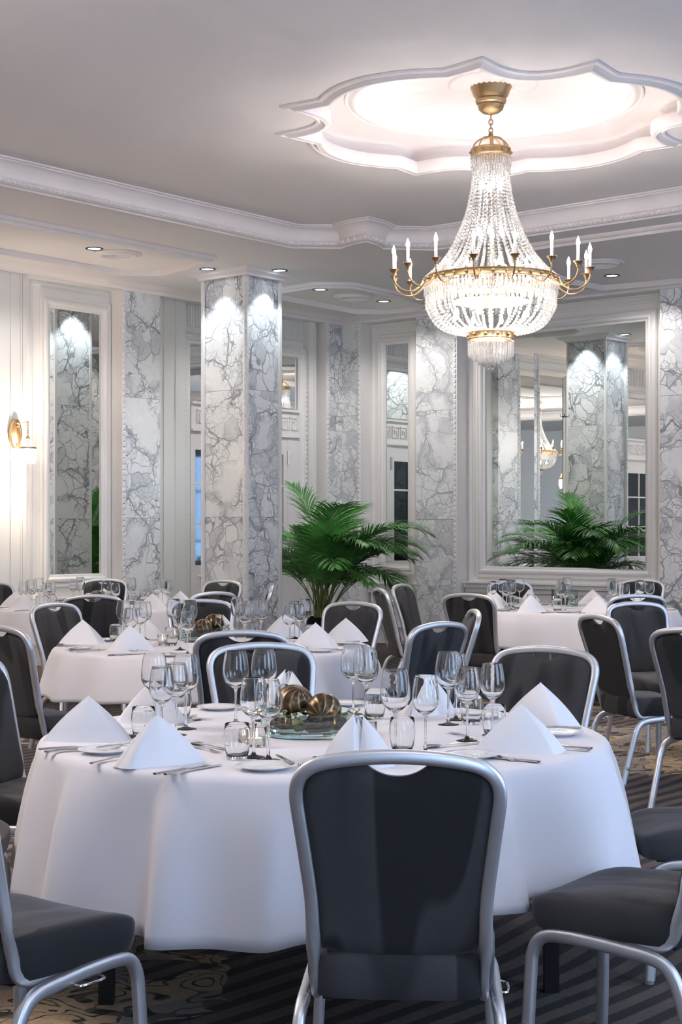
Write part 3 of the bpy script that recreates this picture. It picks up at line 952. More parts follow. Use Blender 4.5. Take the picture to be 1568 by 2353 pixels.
for k in range(12): obj('bead_strand', strand(up2, 2*PI*k/12, .026, .008, .011), M['crystal'], ch, smooth=False)
lo = [(.455, 3.11), (.462, 3.03), (.44, 2.97), (.395, 2.90), (.33, 2.855), (.25, 2.835), (.175, 2.832)]
lo2 = [(.435, 3.12), (.42, 3.0), (.37, 2.93), (.29, 2.87), (.16, 2.835)]
for k in range(40): obj('basket_strand', strand(lo, 2*PI*(k+.5)/40, .025, .0135, .010), M['crystal'], ch, smooth=False)
for k in range(26): obj('basket_strand', strand(lo2, 2*PI*k/26, .028, .013, .009), M['crystal'], ch, smooth=False)
RZ = 3.205
g = G(); g.lathe([(.455, RZ+.018), (.478, RZ+.022), (.484, RZ+.016), (.480, RZ+.01), (.480, RZ-.018), (.484, RZ-.024), (.478, RZ-.028), (.455, RZ-.022), (.455, RZ+.018)], 72); studs(g, .484, RZ-.004, 16, .012, R_(-90)+R_(7.5+11.25))
obj('main_ring', g, M['brass'], ch)
obj('prism_fringe', prisms(.474, 3.18, 3.085, 96, .0125), M['crystal'], ch, smooth=False)
obj('prism_fringe', prisms(.462, 3.12, 3.025, 92, .0125, .03), M['crystal'], ch, smooth=False)
g = G(); g.lathe([(.006, 4.22), (.006, 2.80)], 10)
for k in range(6):
    a = 2*PI*k/6; g.tube([(0, 0, RZ+.02), (.46*math.cos(a), .46*math.sin(a), RZ-.005)], .005, 6)
obj('centre_rod', g, M['brass'], ch)
g = G(); g.lathe([(.0, 3.075), (.10, 3.072), (.26, 3.06), (.275, 3.05), (.265, 3.046), (.10, 3.058), (0, 3.060)], 36); obj('uplight_shield', g, M['brass'], ch)  # brass plate added inside the basket to block light going up
g = G(); g.lathe([(.15, 2.84), (.168, 2.838), (.171, 2.832), (.168, 2.826), (.168, 2.79), (.171, 2.785), (.166, 2.78), (.15, 2.782), (.15, 2.84)], 48); studs(g, .171, 2.808, 12, .012, .2)
obj('bottom_ring', g, M['brass'], ch)
for (r, z0, z1, n, b) in ((.160, 2.775, 2.655, 42, True), (.130, 2.70, 2.628, 34, False), (.088, 2.67, 2.60, 24, False), (.05, 2.65, 2.585, 14, False)):
    obj('bottom_prism_tier', prisms(r, z0, z1, n, .011, bead=b), M['crystal'], ch, smooth=False)
g = G(); g.sphere((0, 0, 2.572), .024, 12, 8); obj('crystal_ball', g, M['glass'], ch, smooth=False)
# arms
def point(loc, e, r=.02, col=LCOL):
    ld = bpy.data.lights.new('bulb_light', 'POINT'); ld.energy = e; ld.color = col; ld.shadow_soft_size = r
    lo_ = bpy.data.objects.new('bulb_light', ld); COL.objects.link(lo_); lo_.location = loc
g_arm = G()
pa = [(.484, RZ-.004), (.515, RZ-.05), (.57, RZ-.085), (.635, RZ-.08), (.685, RZ-.045), (.705, RZ-.0), (.705, RZ+.02)]
pts = [cr(pa, k/20) for k in range(21)]
g_arm.tube([(p.x, 0, p.y) for p in pts], .0062, 8)
g_arm.sphere((.485, 0, RZ-.004), .011, 8, 6); g_arm.sphere((.705, 0, RZ+.015), .009, 8, 6)
me_arm = mesh('arm', g_arm)
g = G(); g.lathe([(.007, .0), (.012, .004), (.014, .016), (.030, .038), (.036, .042), (.034, .045), (.012, .03), (.0, .03)], 20); me_cup = mesh('drip_cup', g)
g = G(); g.lathe([(.0105, .0), (.0105, .115), (.009, .12), (.0, .12)], 12); me_can = mesh('candle', g)
g = G(); g.lathe([(.007, .0), (.0125, .014), (.0135, .026), (.010, .042), (.005, .056), (.0015, .066), (0, .068)], 14); me_bulb = mesh('bulb', g)
for me, m in ((me_arm, 'brass'), (me_cup, 'brass'), (me_can, 'candle'), (me_bulb, 'bulb')): me.materials.append(M[m])
def kid(name, me, parent, loc=(0,0,0), rz=0):
    o = bpy.data.objects.new(name, me); COL.objects.link(o); o.parent = parent; o.location = loc; o.rotation_euler = (0, 0, rz); return o
for k in range(16):
    a = R_(-90+7.5+22.5*k)
    ar = kid('candle_arm', me_arm, ch, (0, 0, 0), a)
    kid('drip_cup', me_cup, ar, (.705, 0, RZ+.02)); kid('candle', me_can, ar, (.705, 0, RZ+.05)); kid('bulb', me_bulb, ar, (.705, 0, RZ+.168))
    point((CX+.705*math.cos(a), CY+.705*math.sin(a), RZ+.20), EB)
    # the same candles inside the basket
for (n, r, z, ph, e) in ((6, .09, 3.52, .3, EI*.15), (8, .30, 3.27, .1, EI*.22), (8, .27, 2.93, .4, EI*ELO), (4, .06, 3.86, .2, EI*.12)):
    for k in range(n):
        a = 2*PI*k/n+ph; p = (r*math.cos(a), r*math.sin(a))
        kid('inner_bulb', me_bulb, ch, (p[0], p[1], z))
        point((CX+p[0], CY+p[1], z+.03), e)
# copy of the chandelier added out of view; its lamps help fill the room
ch2 = dup(ch); ch2.location = (MC2[0], MC2[1], 0); tag(ch2, 'added matching crystal chandelier at the other end of the room, outside the picture')
for k in range(8):
    a = R_(-90+7.5+45*k); point((MC2[0]+.705*math.cos(a), MC2[1]+.705*math.sin(a), RZ+.20), E2/8)

# ================================================================== WALL SCONCES
def sconce(w, s, label):
    x, y, z = w.P(s, 2.41, 0)
    ang = math.atan2(w.n.y, w.n.x)
    e = empty('wall_sconce', (x, y, z), ang, label, 'wall lamp')      # local +x points into the room
    g = G(); n = 28; pr = []
    for k in range(n):
        a = 2*PI*k/n; q = 1+.06*math.cos(4*a)
        pr.append((.072*math.cos(a)*q, .155*math.sin(a)*(1+.03*math.cos(6*a))))
    vs = []; fs = []
    for (d, f) in ((.0, 1), (.03, 1), (.04, .95), (.042, .75), (.036, .70), (.045, .55), (.05, 0.01)):
        for (a, b) in pr: vs.append((d, a*f, b*f))
    for i in range(6):
        for k in range(n): fs.append((i*n+k, i*n+(k+1) % n, (i+1)*n+(k+1) % n, (i+1)*n+k))
    g.add(vs, fs); g.sphere((.055, 0, .075), .012, 10, 6); g.sphere((.05, 0, -.115), .012, 10, 6)
    obj('back_plate', g, M['brass'], e)
    g = G(); g.tube([(.04, 0, .105), (.215, 0, .11)], .0045, 8); g.sphere((.04, 0, .105), .014, 8, 6); g.sphere((.215, 0, .108), .010, 8, 6)
    for k in range(5):
        z = .09-k*.026; pts = []
        for i in range(12):
            a = 2*PI*i/12; q = .011*math.cos(a); zz = .016*math.sin(a)
            pts.append((.215+q, 0, z+zz) if k % 2 else (.215, q, z+zz))
        g.tube(pts, .0028, 5, True)
    obj('arm', g, M['brass'], e)
    g = G(); g.lathe([(.004, -.03), (.012, -.036), (.02, -.05), (.024, -.062), (.0, -.062)], 16, (.215, 0, 0))
    for k in range(8):
        a = 2*PI*k/8; pts = []
        for i in range(8):
            t = i/7*PI/2; r = .063*math.sin(t)+.004; z = -.145+.09*math.cos(t); pts.append((.215+r*math.cos(a), r*math.sin(a), z))
        g.tube(pts, .003, 5)
    g.lathe([(.082, -.143), (.088, -.146), (.088, -.162), (.082, -.165), (.078, -.155), (.082, -.143)], 32, (.215, 0, 0))
    obj('cage', g, M['brass'], e)
    g = G()
    for (r, z0, z1, n) in ((.084, -.168, -.275, 30), (.068, -.24, -.315, 22)):
        gg = prisms(r, z0, z1, n, .0085, bead=False)
        g.add([(p[0]+.215, p[1], p[2]) for p in gg.v], gg.f)
    obj('prism_shade', g, M['crystal'], e, smooth=False)
    g = G(); g.lathe([(.008, -.10), (.014, -.12), (.018, -.19), (.012, -.22), (0, -.23)], 12, (.215, 0, 0)); obj('bulb', g, M['bulb'], e)
    p = w.P(s, 2.41-.20, .215)
    point((p[0], p[1], p[2]), ES, .05, (1, .82, .62))
    return e
sconce(WL, WL.S(33), 'brass wall sconce with hanging crystal shade at the left edge of the picture')
sconce(WL, sQ1+2.7, 'brass wall sconce with hanging crystal shade seen only in the mirrors')

# ================================================================== CHAIRS
def rot2(p, a): return (p[0]*math.cos(a)-p[1]*math.sin(a), p[0]*math.sin(a)+p[1]*math.cos(a))
def lowz(z): return z-.022*min(1, z/.35) if z < .5 else z-.022*max(0, 1-(z-.5)/.08)
def chair_proto():
    e = empty('banquet_chair')
    # back hoop: half outline x(z), raked backwards
    def rake(z): return -.185-.02*max(0, (z-.45)/.45)-.105*max(0, (z-.45)/.45)**1.1
    half = [(.188, .52), (.190, .60), (.201, .70), (.212, .79), (.2165, .835), (.211, .868), (.193, .892), (.160, .908), (.10, .918), (.05, .9225), (0, .924)]
    path = [(.186, .16, .408), (.186, .05, .404), (.186, -.06, .396), (.186, -.12, .394), (.186, -.152, .402), (.186, -.172, .425), (.187, -.182, .46)]
    path += [(x, rake(z), z) for x, z in half]
    path = [(x, y, lowz(z)) for x, y, z in path]
    full = path+[(-x, y, z) for x, y, z in path[::-1][1:]]
    sm = [cr(full, k/110) for k in range(111)]
    g = G()
    # the tube is deeper front-to-back than it is wide
    vs = []; segs = 12; fs = []
    for i, p in enumerate(sm):
        t = (sm[min(i+1, 110)]-sm[max(i-1, 0)]).normalized()
        out = Vector((p.x, 0, p.z-.6)) if p.z > .5 else Vector((p.x, 0, 0))
        fwd = Vector((0, 1, 0)) if p.z > .5 else Vector((1, 0, 0))
        k_ = min(1, max(0, (p.z-.44)/.1))
        fwd = Vector((0, 1, -.0))*k_+Vector((math.copysign(1, p.x), 0, 0))*(1-k_)
        if p.z <= .5 and k_ < 1: fwd = Vector((math.copysign(1, p.x)*(1-k_), k_, 0))
        a = (fwd-t*fwd.dot(t)).normalized(); b = t.cross(a)
        ra, rb = (.0165*k_+.010*(1-k_), .0155)
        for j in range(segs):
            th = 2*PI*(j+.5)/segs; c, s = math.cos(th), math.sin(th)
            c = math.copysign(abs(c)**.6, c); s = math.copysign(abs(s)**.6, s)
            vs.append(p+a*(c*ra)+b*(s*rb))
    for i in range(110):
        for j in range(segs): fs.append((i*segs+j, i*segs+(j+1) % segs, (i+1)*segs+(j+1) % segs, (i+1)*segs+j))
    g.add(vs, fs); obj('back_frame', g, M['alu'], e, sharp=50, fixn=True)
    # upholstered back with the hand hole at the top
    n = 19; rows = 22; g = G(); V = []
    def halfw(z):
        ks = [(.470, .150), (.488, .168), (.53, .177), (.60, .179), (.70, .190), (.79, .201), (.835, .2035), (.862, .196), (.882, .174), (.897, .135)]
        for i in range(len(ks)-1):
            if z <= ks[i+1][0]:
                f = max(0, (z-ks[i][0])/(ks[i+1][0]-ks[i][0])); return ks[i][1]+(ks[i+1][1]-ks[i][1])*f
        return .135
    def topz(x):
        x = abs(x); t = .9125-.0045*(x/.1)**2 if x < .15 else .902-.034*((x-.15)/.05)**2
        if x < .068: t = min(t, .884-.0+ .028*(x/.068)**2.2)
        return t-.004
    def botz(x): return .462+.022*(abs(x)/.17)**2.5
    cols = 41
    for side in (1, -1):
        for i in range(cols):
            u = -1+2*i/(cols-1)
            for j in range(rows):
                v = j/(rows-1)
                # blend between column extents
                x = u*.2035
                zt, zb = topz(x), botz(x)
                z = zb+(zt-zb)*v
                w_ = halfw(z); xx = u*w_
                z = botz(xx)+(topz(xx)-botz(xx))*v
                ed = min(1, min(1-abs(u), 1)*9)*min(1, min(v, 1-v)*11)
                th = .0085+.017*(1-(1-ed)**2)**.5
                y = rake(z)+.006+(side*th if side > 0 else -th*.75)
                V.append((xx, y, z))
    F_ = []
    for s_ in range(2):
        o = s_*cols*rows
        for i in range(cols-1):
            for j in range(rows-1):
                q = (o+i*rows+j, o+(i+1)*rows+j, o+(i+1)*rows+j+1, o+i*rows+j+1)
                F_.append(q if s_ else q[::-1])
    o = cols*rows
    ring = [i*rows for i in range(cols)]+[(cols-1)*rows+j for j in range(1, rows)]+[i*rows+rows-1 for i in range(cols-2, -1, -1)]+[j for j in range(rows-2, 0, -1)]
    for k in range(len(ring)):
        a, b = ring[k], ring[(k+1) % len(ring)]; F_.append((a, b, b+o, a+o))
    g.add(V, F_); obj('backrest', g, M['fabric'], e, sharp=60, fixn=True)
    # seat pad: wider in front, domed, rounded corners
    g = G(); ns, nr = 64, 0
    def outline(k, f=1.0):
        a = 2*PI*k/ns; c, s = math.cos(a), math.sin(a)
        x = math.copysign(abs(c)**.34, c)*.222; y = math.copysign(abs(s)**.38, s)*.225
        x *= (.93+.07*(y+.225)/.45)
        return (x*f, (y+.015)*f)
    lev = [(.86, .396, 0), (.965, .398, 0), (.985, .41, 0), (1.0, .43, 0), (1.0, .462, .2), (.985, .477, .5), (.95, .487, .8), (.85, .492, 1), (.6, .494, 1), (.3, .494, 1), (.02, .494, 1)]
    vs = []; fs = []
    for f, z, w_ in lev:
        for k in range(ns):
            x, y = outline(k, f)
            zz = z-.022+w_*(.012*(x/.22)**2*(1 if y > -.1 else .4)-.012*(y/.22)+.006*(1-f)) - (.022*max(0, (y-.12)/.12)**2*w_)
            vs.append((x, y, zz))
    for i in range(len(lev)-1):
        for k in range(ns): fs.append((i*ns+k, i*ns+(k+1) % ns, (i+1)*ns+(k+1) % ns, (i+1)*ns+k))
    fs.append(tuple(range(ns-1, -1, -1))); fs.append(tuple((len(lev)-1)*ns+k for k in range(ns)))
    g.add(vs, fs); obj('seat', g, M['fabric'], e, sharp=60)
    g = G()
    g.box((-.17, -.17, .366), (.17, .19, .375)); obj('seat_board', g, M['black'], e, smooth=False)
    # side frames: rail with a front leg and a rear leg on each side
    for sx in (-1, 1):
        X = lambda x: sx*x
        rail = [(X(.216), -.13, .372), (X(.214), 0, .384), (X(.212), .10, .388), (X(.208), .155, .384)]
        fl_ = [(X(.212), .10, .388), (X(.208), .155, .384), (X(.205), .190, .368), (X(.206), .207, .335), (X(.208), .212, .29), (X(.216), .218, .12), (X(.222), .224, .012)]
        rl = [(X(.214), -.05, .380), (X(.217), -.13, .372), (X(.220), -.170, .355), (X(.223), -.195, .32), (X(.226), -.215, .26), (X(.232), -.262, .10), (X(.236), -.285, .012)]
        def tb(ps, n_):
            ps = [(x, y, lowz(z)) for x, y, z in ps]
            g = G(); q = [cr(ps, k/n_) for k in range(n_+1)]
            g.tube(q, (.0165, .0135), 12, up=(1, 0, 0), sq=.6); return g
        obj('side_rail', tb(rail, 8), M['alu'], e, sharp=50)
        for ps, yy in ((fl_, .224), (rl, -.285)):
            l = obj('leg', tb(ps, 22), M['alu'], e, sharp=50)
            g = G(); g.lathe([(.013, .0), (.0145, .004), (.0135, .016), (.0, .016)], 12, (ps[-1][0], ps[-1][1], 0)); obj('glide', g, M['glide'], l)
            g = G(); g.lathe([(.0, .0), (.011, .0), (.011, .008), (.0, .010)], 12, fn=lambda x, y, z: (ps[-2][0]+sx*(.0095+z), ps[-2][1]-.0+y, ps[-2][2]+x)); obj('bumper', g, M['glide'], l)
    # linking wire under the seat
    g = G(); g.tube([cr([(.15, .06, .363), (.20, .062, .350), (.235, .064, .344), (.245, .045, .344), (.245, -.005, .344), (.235, -.024, .344), (.2, -.022, .350), (.15, -.02, .363)], k/28) for k in range(29)], .0033, 6)
    obj('linking_wire', g, M['steel'], e)
    return e
proto = chair_proto()
first = [True]
def chair(x, y, face, label, group):
    """x, y: middle of the seat; face: heading in degrees"""
    o = proto if first[0] else dup(proto)
    first[0] = False
    o.location = (x, y, 0); o.rotation_euler = (0, 0, R_(face-90))
    tag(o, label, 'chair', group); return o
def chair_back(x, y, face, label, group):
    """x, y: where the top of the back stands"""
    f = R_(face); return chair(x+.30*math.cos(f), y+.30*math.sin(f), face, label, group)
TN = (-.055, 4.907); TM = (-.734, 8.75); TFL = (-2.12, 13.3); TFR = (1.97, 13.1); TR = (3.05, 8.95)
GN, GM, GFL, GFR, GR = 'chairs round the nearest table', 'chairs round the middle table', 'chairs round the far table left of the pillar', 'chairs round the far table below the big mirror', 'chairs of the table beyond the right edge'
def topat(px, py): return at(px, py, .924)
def toward(p, t): return math.degrees(math.atan2(t[1]-p[1], t[0]-p[0]))
def cb(px, py, t, label, group, off=0, face=None):
    p = topat(px, py); v = Vector(p)-Vector(t)
    if v.length < 1.50: v *= 1.50/v.length; p = (t[0]+v.x, t[1]+v.y)
    f = (toward(p, t)+off) if face is None else face
    return chair_back(p[0], p[1], f, label, group)
exec_chairs = [
 (914, 1736, TN, 'charcoal banquet chair in the foreground with its back to the camera', GN, -10),
 (5, 1523, TN, 'charcoal chair at the left edge with its back above the nearest table', GN, 6),
 (617, 1493, TN, 'chair facing the camera behind the bronze balls of the nearest table', GN, 4),
 (1252, 1493, TN, 'chair at the back right of the nearest table, back behind the folded napkins', GN, 6),
 (556, 1454, TM, 'chair at the near side of the middle table, its back to the camera', GM, -4),
 (45, 1440, TM, 'chair seen from behind at the left of the middle table', GM, 0),
 (127, 1390, TM, 'bright framed chair facing us at the far left of the middle table', GM, 14),
 (462, 1381, TM, 'chair facing us at the far side of the middle table, behind its bronze balls', GM, 0),
 (811, 1387, TM, 'chair facing us at the back right of the middle table, before the palm', GM, -2),
 (977, 1433, TM, 'chair seen from behind at the right of the middle table with bluish sheen', GM, -10),
 (1086, 1405, TM, 'chair seen edge-on right of the middle table, its frame catching light', GM, -12),
 (490, 1363, TFL, 'chair half hidden behind the middle table, near the marble pillar', GFL, 0),
 (512, 1336, TFL, 'chair standing against the foot of the marble pillar', GFL, 0),
 (622, 1349, TFL, 'chair seen edge-on in front of the right face of the pillar', GFL, 0),
 (213, 1370, TFL, 'dark chair back at the near side of the far left table', GFL, 0),
 (-8, 1341, TFL, 'chair cut by the left edge of the picture behind the far left napkins', GFL, 0),
 (240, 1333, TFL, 'chair behind the glasses below the tall narrow mirror', GFL, 0),
 (1078, 1367, TFR, 'chair with its back to the camera at the near left of the far right table', GFR, 0),
 (1465, 1369, TFR, 'chair with its back to the camera at the near right of the far right table', GFR, 0),
 (1476, 1334, TFR, 'chair behind the far right table against the marble at the right', GFR, 0),
 (926, 1345, TFR, 'right one of the two chairs by the narrow mirror, beside the marble pilaster', GFR, 0),
 (876, 1355, TFR, 'left one of the two chairs by the narrow mirror, half turned', GFR, 0),
 (1172, 1338, TFR, 'chair behind the glasses at the far left of the far right table', GFR, 0),
 (1378, 1417, TR, 'chair turned to the right, its dark seat visible at the right edge', GR, 8),
 (1464, 1387, TR, 'chair facing us at the right with its back in front of another chair', GR, -22),
 (1590, 1448, TR, 'chair back cut by the right edge of the picture', GR, 0),
]
for px, py, t, lab, gr, off in exec_chairs: cb(px, py, t, lab, gr, off)
chair(-.79, 3.70, 55, 'chair at the front left whose striped seat fills the bottom left corner', GN)
chair(.787, 4.0, 144, 'chair at the front right whose seat fills the bottom right corner', GN)
chair(1.18, 4.95, 180, 'chair at the right of the nearest table, only its seat in view', GN)
chair(-1.30, 4.80, 4, 'chair at the left edge whose seat shows just beside the nearest tablecloth', GN)
# ================================================================== TABLES
TZ = .75; TR_ = .90
def table(c, label, legs, cloth_label, folds, seed, hem=.36, n=288):
    e = empty('round_table', (c[0], c[1], 0), 0, label, 'table')
    g = G(); g.lathe([(.0, .715), (TR_-.03, .715), (TR_-.012, .722), (TR_-.012, .738), (TR_-.03, .743), (0, .743)], 64); obj('table_top', g, M['black'], e)
    for a in legs:
        x, y = .74*math.cos(R_(a)), .74*math.sin(R_(a)); g = G(); g.box((x-.022, y-.022, 0), (x+.022, y+.022, .715)); obj('leg', g, M['black'], e, smooth=False)
    rnd = random.Random(seed)
    ph = [(rnd.uniform(0, 2*PI), k, rnd.uniform(.3, 1)) for k in (5, 7, 9, 12)]
    def fold(th):
        s = .05*sum(w*math.cos(k*th+p) for p, k, w in ph)
        for (a, amp, wl, wr) in folds:
            d = (math.degrees(th)-a+180) % 360-180
            w_ = wr if d > 0 else wl
            s += amp*math.exp(-(d/w_)**2)
        return s
    prof = [(0, 0, 0), (.3, 0, 0), (.6, 0, 0), (.8, 0, 0), (.872, 0, 0), (.888, -.002, .0), (.8985, -.008, .02), (.905, -.02, .06), (.909, -.04, .14), (.913, -.065, .28), (.917, -.095, .42), (.921, -.13, .56), (.926, -.17, .68), (.931, -.21, .78), (.936, -.25, .86), (.941, -.29, .92), (.946, -.33, .97), (.952, -.375, 1), (.956, -.41, 1.0)]
    vs = []; fs = []
    for r, dz, w_ in prof:
        for k in range(n):
            th = 2*PI*k/n; f = fold(th)
            rr = r+.066*w_*f if r > .1 else 0.0005
            z = TZ+dz*(1+(TZ-hem-.41)/.41)+ (-.014*w_*math.cos(3*th+seed) if w_ > .3 else 0) - .008*w_*f*(dz < -.2)
            if seed == 1 and dz < -.2:
                dd = (math.degrees(th)+47+180) % 360-180; z += .075*((-dz-.2)/.21)*math.exp(-(dd/26)**4)
            vs.append((rr*math.cos(th), rr*math.sin(th), z))
    for i in range(len(prof)-1):
        for k in range(n): fs.append((i*n+k, (i+1)*n+k, (i+1)*n+(k+1) % n, i*n+(k+1) % n))
    g = G(); g.add(vs, fs)
    o = obj('tablecloth', g, M['cloth'], None, sharp=180); o.location = (c[0], c[1], 0)
    md = o.modifiers.new('thickness', 'SOLIDIFY'); md.thickness = .0016; md.offset = 0
    tag(o, cloth_label, 'tablecloth')
NF = [(-158, .7, 5, 7), (-140, 1.0, 2.6, 10), (-116, 1.25, 2.2, 8), (-98, 1.0, 9, 4), (-82, .8, 5, 8), (-58, 1.2, 9, 2.4), (-36, .8, 6, 7), (-20, .9, 7, 6), (-4, .8, 6, 6), (12, .7, 8, 8), (35, .9, 8, 8), (60, .8, 8, 6), (85, .9, 8, 7), (110, .8, 6, 9), (135, .9, 7, 7), (160, .8, 6, 6), (178, .9, 6, 6)]
table(TN, 'round banquet table nearest the camera, black legs below its cloth', (-20, -150, 70, 160), 'white cloth hanging in broad folds over the nearest round table', NF, 1, .325)
MF = [(a+random.uniform(-6, 6), random.uniform(.5, 1.0), random.uniform(6, 10), random.uniform(5, 9)) for a in range(0, 360, 24)]
table(TM, 'round banquet table in the middle, second from the camera', (-60, 30, 120, 210), 'white cloth over the middle table, dropping short above black chair seats', MF, 2, .51, 192)
table(TFL, 'round banquet table at the far left by the marble pillar', (-45, 45, 135, 225), 'white rumpled cloth on the far left table', MF[::-1], 3, .46, 160)
table(TFR, 'round banquet table at the far right below the big mirror', (-45, 45, 135, 225), 'white cloth on the far right table below the big mirror', [(a+9, b, c, d) for a, b, c, d in MF], 4, .45, 160)

table(TR, 'round banquet table just beyond the right edge of the picture', (-45, 45, 135, 225), 'white cloth on the table beyond the right edge of the picture', [(a+4, b, c, d) for a, b, c, d in MF], 5, .45, 128)

# ================================================================== TABLEWARE
def lathe_mesh(name, prof, n, m):
    g = G(); g.lathe(prof, n); me = mesh(name, g, 50); me.materials.append(m); return me
def wine(h, rb, rt, bowl, foot=.036, n=36):
    """stemmed glass: h total height, rb widest bowl radius, rt rim radius, bowl height"""
    zb = h-bowl
    out = [(0, .0), (foot*.98, .0), (foot, .0012), (foot*.97, .0022), (foot*.6, .0042), (.008, .008), (.0045, .016), (.0038, .04), (.0038, zb-.02), (.0046, zb-.008), (.009, zb+.0015)]
    bo = [(.022, zb+.010), (rb*.78, zb+bowl*.17), (rb*.95, zb+bowl*.29), (rb, zb+bowl*.42), (rb*.985, zb+bowl*.55), (rb*.93, zb+bowl*.72), (rb*.86, zb+bowl*.88), (rt, h-.0005)]
    t = .0009
    inn = [(r-t, z+(.0022 if i < 2 else .0004)) for i, (r, z) in enumerate(bo)]
    inn[-1] = (rt-t, h)
    return out+bo+[(rt-t*.5, h+.0004)]+inn[::-1]+[(.0, zb+.0062)]
W1 = lathe_mesh('wine_glass', wine(.246, .0445, .033, .128), 40, M['glass'])
W2 = lathe_mesh('wine_glass', wine(.229, .0395, .030, .116, .034), 36, M['glass'])
tp = [(0, 0), (.026, 0), (.029, .002), (.0335, .02), (.0375, .045), (.0385, .065), (.037, .085), (.0345, .102)]
TB = lathe_mesh('water_tumbler', tp+[(.0338, .1026)]+[(r-.0011, z+(0 if z > .01 else .011)) for r, z in tp[:0:-1]]+[(0, .013)], 36, M['glass'])
vp = [(0, 0), (.024, 0), (.0265, .002), (.030, .06)]
vt_o = lathe_mesh('votive', vp+[(.029, .0605)]+[(.0285, .06), (.0252, .008), (0, .008)], 28, M['glass'])
wx = lathe_mesh('tealight', [(0, .0085), (.018, .0085), (.0185, .025), (.017, .027), (.0, .0255)], 20, M['wax'])
fl_m = lathe_mesh('flame', [(0, .028), (.0028, .033), (.003, .037), (.0018, .043), (0, .049)], 10, M['flame'])
# plate
pl = [(0, .0), (.045, .0), (.05, .003), (.062, .0075), (.080, .0125), (.0815, .0135), (.080, .0143), (.060, .0098), (.05, .0062), (0, .0058)]
PLm = lathe_mesh('bread_plate', pl, 40, M['china'])
# cutlery, lying along +y, handle end at -y
def strip(rows_):
    """rows: (y, halfwidth, z, thickness, dish)"""
    vs = []; fs = []; n = 7
    for (y, w, z, t, dsh) in rows_:
        for s in (1, -1):
            for k in range(n):
                u = -1+2*k/(n-1); zz = z+dsh*(u*u)+s*t*.5*(1-.55*u*u)
                vs.append((u*w, y, zz))
    for i in range(len(rows_)-1):
        a, b = i*2*n, (i+1)*2*n
        for k in range(n-1):
            fs.append((a+k, a+k+1, b+k+1, b+k)); fs.append((a+n+k+1, a+n+k, b+n+k, b+n+k+1))
        fs.append((a+n, a, b, b+n)); fs.append((a+n-1, a+2*n-1, b+2*n-1, b+n-1))
    L = (len(rows_)-1)*2*n
    fs.append(tuple(range(n))[::-1]+tuple(range(n, 2*n))); fs.append(tuple(L+k for k in range(n))+tuple(L+k for k in range(2*n-1, n-1, -1)))
    return vs, fs
def cutl(kind, sc=1.0):
    g = G()
    han = [(-.105, .006, .004, .004, 0), (-.10, .009, .005, .0045, 0), (-.06, .0065, .006, .004, 0), (-.01, .0038, .0075, .0035, 0)]
    if kind == 'knife':
        g.add(*strip([(-.115, .006, .005, .006, 0), (-.11, .0085, .005, .007, 0), (-.05, .0075, .005, .0065, 0), (-.0, .006, .005, .006, 0), (.005, .0085, .0045, .002, 0), (.05, .0095, .004, .0016, 0), (.09, .0085, .004, .0014, 0), (.112, .003, .004, .001, 0)]))
    elif kind == 'spoon':
        g.add(*strip(han+[(.03, .0035, .007, .003, 0), (.045, .010, .0045, .0012, .003), (.06, .0185, .0022, .001, .0062), (.08, .0215, .0018, .001, .0075), (.095, .017, .002, .001, .005), (.105, .006, .0035, .001, .001)]))
    else:
        g.add(*strip(han+[(.03, .004, .0075, .003, 0), (.04, .008, .006, .0016, 0), (.05, .0115, .0042, .0014, .0005), (.06, .012, .0035, .0014, .0005)]))
        for k in range(4):
            x = -.0098+.00653*k; g.box((x-.0016, .059, .0028), (x+.0016, .080, .0045)); g.add([(x-.0016, .08, .0028), (x+.0016, .08, .0028), (x+.0016, .08, .0045), (x-.0016, .08, .0045), (x, .103, .009)], [(0,1,4), (1,2,4), (2,3,4), (3,0,4)])
    g.v = [(a*sc, b*sc, c*sc) for a, b, c in g.v]
    me = mesh(kind, g, 50); me.materials.append(M['steel']); return me
KN, FO, SP = cutl('knife'), cutl('fork'), cutl('spoon'); KS, FS = cutl('knife', .8), cutl('fork', .88)
SS = cutl('spoon', .88)
